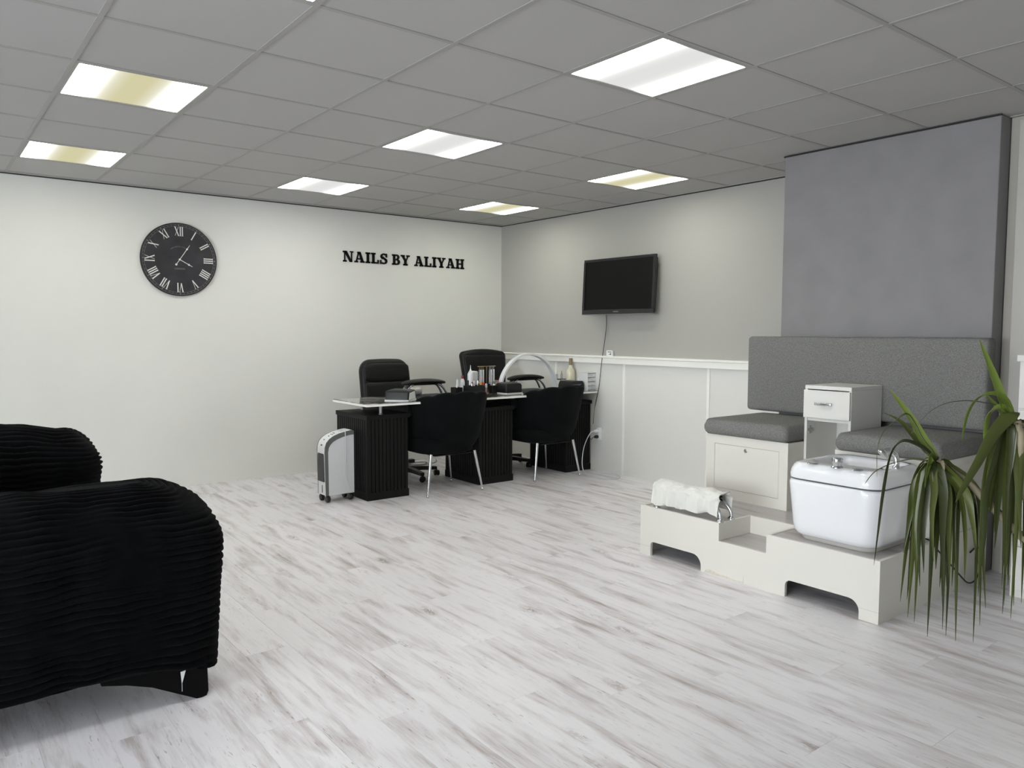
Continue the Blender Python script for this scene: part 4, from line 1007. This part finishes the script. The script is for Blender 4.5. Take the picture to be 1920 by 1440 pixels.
# ================================================================ SOFA
t = thing('sofa', 'black sofa in the left foreground, its rounded arms covered in ribbed plush', 'sofa', (-4.95, -3.05, 0))
def hem(x): return .015-.055*max(0, min(1, (x+4.70)/.28))
def arm(xf, xb, yc, hy, z0_, z1_, ztop, ins_x, ins_y, slope, seed):
    bm = NB(); rings = []; pitch = .0265; step = pitch/8; hx = (xf-xb)/2; cx = (xf+xb)/2
    L1 = z1_-z0_; L2 = 1.15*math.hypot((ins_x+ins_y)/2, ztop-z1_)*1.05; NL = int((L1+L2)/step)
    for l in range(NL+1):
        s = l*step
        if s <= L1: z = z0_+s; tt = 0
        else: tt = min(1, (s-L1)/L2); ang = tt*PI/2; z = z1_+(ztop-z1_)*math.sin(ang)
        ang = tt*PI/2; dx = (1-math.cos(ang))*ins_x; dy = (1-math.cos(ang))*ins_y
        bul = .06*min(1, z/.6)
        rx, ry = hx-dx, max(hy-dy, .012); r = min(.13, rx*.9, ry*.92)
        ring = []
        base = []
        for (sx, sy, a0) in ((1, 1, 0), (-1, 1, PI/2), (-1, -1, PI), (1, -1, 1.5*PI)):
            for i in range(9):
                a = a0+PI/2*i/8; base.append((sx*(rx-r)+r*math.cos(a), sy*(ry-r)+r*math.sin(a), math.cos(a), math.sin(a)))
        # densify straight runs
        pts = []
        nb = len(base)
        for i in range(nb):
            p, q_ = base[i], base[(i+1) % nb]; d = math.hypot(q_[0]-p[0], q_[1]-p[1]); k = max(1, min(60, round(d/.02))) if i % 9 == 8 else 1
            kk = {8: 36, 17: 16, 26: 36, 35: 16}.get(i, 1)
            for j in range(kk): f = j/kk; pts.append([p[m]+(q_[m]-p[m])*f for m in range(4)])
        for (x, y, nx, ny) in pts:
            wv = noise.noise(Vector((x*3, y*3, z*2.0+seed)))*1.0+noise.noise(Vector((x*12, y*12, z*12+seed)))*.8
            ph = 2*PI*(s/pitch+wv*.55)
            ph_amp = .0090*(.6+1.3*noise.noise(Vector((x*7, y*7, z*8+seed+9))))
            rib = (abs(math.sin(ph/2))**.7-.5)*2*ph_amp*(1 if tt < .97 else (1-tt)/.03)
            fold = .016*noise.noise(Vector((x*4, y*4, z*1.2+seed)))+.008*noise.noise(Vector((x*11, y*11, z*1.0+seed)))
            cz = math.sin(ang)
            hor = (rib+fold)*math.cos(ang); ver = (rib+fold)*cz
            xx = cx+x+nx*hor+(bul*(x/hx*.5+.5)); yy = yc+y+ny*hor
            zz = z+ver+slope*(xf-xx)*max(0, (z-z1_)/(ztop-z1_)) + ((hem(xx)+.012*noise.noise(Vector((x*2.3, y*2.3, seed+2))))*max(0, 1-s/.12))
            ring.append((xx-t.location.x, yy-t.location.y, zz))
        rings.append(ring)
    loft(bm, rings); return bm
fin('arm_cover', arm(-4.405, -5.62, -3.905, .205, .140, .55, .785, .27, .19, .01, 1.0), M_plush, t, 70, 'ribbed plush cover of the near arm')
fin('arm_cover', arm(-4.535, -5.62, -2.24, .22, .140, .62, .805, .15, .19, .15, 5.0), M_plush, t, 70, 'ribbed plush cover of the far arm')
def tp(name, bm, m, sm=35, lab=None): bmesh.ops.translate(bm, vec=-t.location, verts=bm.verts); return fin(name, bm, m, t, sm, lab)
tp('frame', B(-5.58, -4.60, -3.715, -2.44, .13, .30, .02), M_plast)
tp('seat_cushion', B(-5.40, -4.56, -3.710, -3.08, .305, .43, .04, 3), M_plush); tp('seat_cushion', B(-5.40, -4.56, -3.075, -2.445, .305, .43, .04, 3), M_plush)
tp('backrest', B(-5.66, -5.41, -3.71, -2.445, .305, .80, .06, 3), M_plush)
M_leg = mat('sofa_leg', (6, 6, 7), .7, spec=.15)
for yy in (-4.098, -2.44):
    o_x = 0 if yy < -4 else -.13
    bm = NB(); prism(bm, [(x+o_x, z) for x, z in ((-4.452, .170), (-4.448, .02), (-4.455, .004), (-4.472, 0), (-4.49, .001), (-4.56, .040), (-4.64, .085), (-4.72, .115), (-4.80, .135), (-4.80, .170))], 'y', yy, yy+.05)
    tp('leg', bm, M_leg, 0)
tp('leg', B(-5.56, -5.50, -4.05, -3.99, 0, .20), M_leg); tp('leg', B(-5.56, -5.50, -2.20, -2.14, 0, .20), M_leg)
bm = NB(); prism(bm, [(-4.546, .118), (-4.528, .120), (-4.540, .078), (-4.543, .077)], 'y', -4.1045, -4.1035); box(bm, -4.5425, -4.5410, -4.1045, -4.1035, .045, .080); tp('gap_sliver', bm, M_wplast, 0, 'small white sliver standing in for the gap by the leg')  # white sliver added in place of the bright gap beside the leg

# ================================================================ WHITE CHEST at the right edge
t = thing('chest_of_drawers', 'white chest of drawers cut off by the right edge of the picture', 'chest of drawers', (-.66, -5.85, 0))
part('carcass', B(-.85, -.47, -6.22, -5.472, .0, 1.205), M_white, t, 0)
part('top', B(-.862, -.47, -6.232, -5.460, 1.2055, 1.238, .002, 1), M_white, t, 0)
for k in range(5):
    z1_ = 1.192-k*.232; d = part('drawer', B(-.868, -.8505, -6.215, -5.477, z1_-.222, z1_, .002, 1), M_white, t, 0)
    bm = NB(); box(bm, -.888, -.8685, -5.90, -5.80, z1_-.08, z1_-.07, .002, 1); subpart('handle', bm, M_chrome, d, t)

# cord beside the platform
bm = NB(); tube(bm, smooth_path([(-1.26, -5.222, ZP+.012), (-1.28, -5.262, ZP+.010), (-1.25, -5.285, .26), (-1.12, -5.29, .17), (-1.00, -5.29, .09), (-.90, -5.29, .03), (-.82, -5.29, .02), (-.75, -5.285, .045), (-.70, -5.28, .10), (-.70, -5.278, .165), (-.76, -5.272, .190), (-.83, -5.270, .175)]), .0042, 8)
single('drain_cord', bm, M_plast, 'black cord looping down beside the end of the platform', 'cord', None, 60)

# ================================================================ PLANT
PB = Vector((-2.29, -6.27, 0))
t = plant = thing('potted_dracaena', 'tall potted plant with drooping green strap leaves at the right edge', 'plant', PB)
D1 = Vector((-2.4527, -5.7745, .8932)); D2 = Vector((-2.3426, -5.9753, 1.0325))
M_pot = mat('pale_pot', (205, 202, 188), .5)
bm = NB(); lathe(bm, [(.135, 0), (.14, .004), (.165, .25), (.172, .252), (.172, .275), (.160, .275), (.157, .235), (.02, .232)], (0, 0, 0), 36); fin('pot', bm, M_pot, t)
bm = NB(); lathe(bm, [(.156, .236), (.156, .240), (.08, .244), (.002, .245)], (0, 0, 0), 24); fin('soil', bm, mat('soil', (60, 48, 38), .95, bump=1, bscale=80), t, 0)
def stem(pts, r0, r1):
    path = smooth_path([Vector(p)-PB for p in pts], 8); n_ = len(path); bm = NB()
    tube(bm, path, [r0+(r1-r0)*i/(n_-1)+.0012*(i % 2) for i in range(n_)], 12); fin('stem', bm, M_bark, t, 60)
stem([PB+Vector((-.02, .02, .235)), PB+Vector((.06, .06, .42)), (-2.296, -5.979, .665), (-2.3318, -5.906, .749), (-2.367, -5.847, .821), (-2.42, -5.80, .872), D1+Vector((0, 0, .01))], .015, .011)
stem([PB+Vector((.04, -.02, .235)), PB+Vector((.10, .08, .5)), (-2.30, -6.0, .80), D2+Vector((.005, -.01, -.03)), D2+Vector((0, 0, .02))], .020, .014)
stem([PB+Vector((.0, -.06, .235)), PB+Vector((.09, -.14, .6)), PB+Vector((.14, -.20, 1.05))], .020, .014)
def leaf(pts, wid, m, twist=0.0, k=5, name='leaf'):
    P = smooth_path(pts, k); n_ = len(P); bm = NB(); top = []; bot = []
    for i, p in enumerate(P):
        f = i/(n_-1); tn = (P[min(i+1, n_-1)]-P[max(i-1, 0)]).normalized()
        side = tn.cross(Vector((0, 0, 1)))
        if side.length < .25: side = side+R_*(.35)
        if twist: side = side.normalized()*(1-abs(twist))+R_*twist
        side = (side-tn*side.dot(tn)).normalized()
        if i and side.dot(prev) < 0: side = -side
        if i: side = (side*.35+prev*.65); side = (side-tn*side.dot(tn)).normalized()
        prev = side; nn = side.cross(tn).normalized()
        w_ = wid*.82*min(1, .45+f*3.2)*max(0.03, (1-f**2.6))
        a = P[i]-PB
        top.append([a-side*w_+nn*w_*.28, a-nn*w_*.10, a+side*w_+nn*w_*.28]); th = nn*.0007
        bot.append([v-th for v in top[-1]])
    T_ = [[bm.verts.new(v) for v in r] for r in top]; B_ = [[bm.verts.new(v) for v in r] for r in bot]
    for i in range(n_-1):
        for j in (0, 1):
            bm.faces.new((T_[i][j], T_[i][j+1], T_[i+1][j+1], T_[i+1][j])); bm.faces.new((B_[i][j], B_[i+1][j], B_[i+1][j+1], B_[i][j+1]))
        bm.faces.new((T_[i][0], T_[i+1][0], B_[i+1][0], B_[i][0])); bm.faces.new((T_[i][2], B_[i][2], B_[i+1][2], T_[i+1][2]))
    bm.faces.new((T_[0][0], B_[0][0], B_[0][1], T_[0][1])); bm.faces.new((T_[0][1], B_[0][1], B_[0][2], T_[0][2]))
    bm.faces.new((T_[-1][0], T_[-1][1], B_[-1][1], B_[-1][0])); bm.faces.new((T_[-1][1], T_[-1][2], B_[-1][2], B_[-1][1]))
    fin(name, bm, m, t, 60)
FX = Vector((F_.x, F_.y, 0)).normalized(); RX = Vector((R_.x, R_.y, 0)).normalized()
S = .000777   # metres per drawing unit at the crown's distance
def key(D, origin, seq, depth, wid, m, twist=.3):
    n_ = len(seq); pts = []
    for i, (u, v) in enumerate(seq):
        f = i/(n_-1); pts.append(D+RX*((u-origin[0])*S)+Vector((0, 0, -(v-origin[1])*S))+FX*depth*f)
    leaf(pts, wid, m, twist)
O1, O2 = (385, 520), (738, 385)
key(D1, O1, [(385, 520), (345, 440), (280, 315), (198, 195)], .06, .024, M_leafy, .9)
key(D1, O1, [(385, 520), (330, 440), (275, 350), (222, 312)], .14, .020, M_leaf, .6)
key(D1, O1, [(385, 520), (360, 470), (300, 410), (225, 300), (165, 312), (95, 370), (62, 440), (55, 560)], -.10, .008, M_leaf, .5)
key(D1, O1, [(385, 520), (330, 462), (245, 422), (190, 430), (152, 490), (122, 640), (100, 810), (80, 965)], -.06, .014, M_leaf, .6)
key(D1, O1, [(400, 530), (320, 510), (240, 530), (165, 580), (132, 650)], .12, .010, M_leaf, .5)
key(D1, O1, [(385, 520), (345, 490), (315, 560), (300, 620)], -.05, .020, M_leafy, .6)
key(D2, O2, [(738, 385), (700, 300), (650, 150), (600, 5)], .05, .024, M_leafy, .9)
key(D2, O2, [(738, 385), (715, 330), (675, 250)], .1, .018, M_leafy, .9)
key(D2, O2, [(738, 385), (700, 310), (620, 285), (550, 280), (480, 297), (420, 345), (365, 437)], .12, .008, M_leaf, .3)
key(D2, O2, [(720, 330), (690, 325), (600, 410), (520, 520), (440, 620), (385, 680)], -.14, .028, M_leaf, .8)
key(D2, O2, [(738, 385), (690, 262), (610, 255), (565, 330), (550, 460)], .06, .018, M_leafy, .7)
key(D2, O2, [(738, 385), (690, 310), (640, 320), (622, 400), (625, 520)], .02, .022, M_leafy, .7)
key(D2, O2, [(738, 385), (680, 400), (640, 540), (600, 680), (590, 860), (575, 980)], -.05, .022, M_leaf, .7)
tips1 = [(282, 1185, .022), (322, 1010, .018), (275, 955, .016), (345, 1280, .022), (378, 1325, .024), (442, 1305, .022), (458, 1300, .018), (508, 1345, .024), (572, 1338, .022), (655, 1295, .024), (580, 980, .018), (420, 1010, .02), (490, 1240, .02), (620, 1180, .018), (545, 940, .02), (360, 900, .018), (300, 1060, .02), (398, 1180, .024), (465, 1080, .02), (535, 1130, .022), (655, 860, .012)]
rp = random.Random(11)
for q_ in range(12): tips1.append((rp.uniform(285, 600), rp.uniform(850, 1250), rp.uniform(.018, .025)))
for k, (u, v, wd) in enumerate(tips1):
    dd = rp.uniform(-.06, .06); u0 = 385+(u-450)*.28; rise = rp.uniform(-15, 30)
    mid = u*.75+385*.25
    key(D1, O1, [(388, 525), (u0, 545-rise), (mid, 640), (u+(mid-u)*.4+rp.uniform(-12, 12), 820 if v > 1000 else 760), (u, v)], dd, wd, M_leaf, rp.choice((-1, 1))*rp.uniform(.5, .9))
tips2 = [(735, 1225, .022), (750, 1232, .022), (700, 1045, .02), (692, 1160, .012), (652, 1160, .024), (688, 930, .02), (790, 1190, .026), (820, 1240, .024), (765, 1100, .026), (800, 1010, .024), (850, 1120, .024), (720, 980, .022), (745, 900, .024), (860, 980, .024), (900, 1100, .024), (680, 780, .018), (780, 880, .024), (830, 900, .022)]
for q_ in range(12): tips2.append((rp.uniform(650, 900), rp.uniform(800, 1200), rp.uniform(.018, .025)))
for k, (u, v, wd) in enumerate(tips2):
    dd = rp.uniform(-.06, .06); u0 = 738+(u-745)*.4; rise = rp.uniform(-10, 30); mid = u*.8+738*.2
    key(D2, O2, [(738, 390), (u0, 400-rise), (mid, 500), (u+(mid-u)*.4+rp.uniform(-14, 14), 700), (u, v)], dd, wd, M_leaf, rp.choice((-1, 1))*rp.uniform(.5, .9))
D3 = PB+Vector((.14, -.20, 1.05))
for k in range(16):
    a = rp.uniform(0, 2*PI); dv = Vector((math.cos(a), math.sin(a), 0)); L_ = rp.uniform(.45, .6)
    leaf([D3, D3+dv*.08+Vector((0, 0, .05)), D3+dv*.19+Vector((0, 0, -.02)), D3+dv*.25+Vector((0, 0, -.25)), D3+dv*.27+Vector((0, 0, -L_))], .024, M_leaf)
for k in range(10):
    a = rp.uniform(0, 2*PI); dv = Vector((math.cos(a), math.sin(a), 0)); D = D1 if k % 2 else D2
    leaf([D, D+dv*.03+Vector((0, 0, .012)), D+dv*.055+Vector((0, 0, -.015))], .010, M_bark, 0, 3, 'dry_leaf')
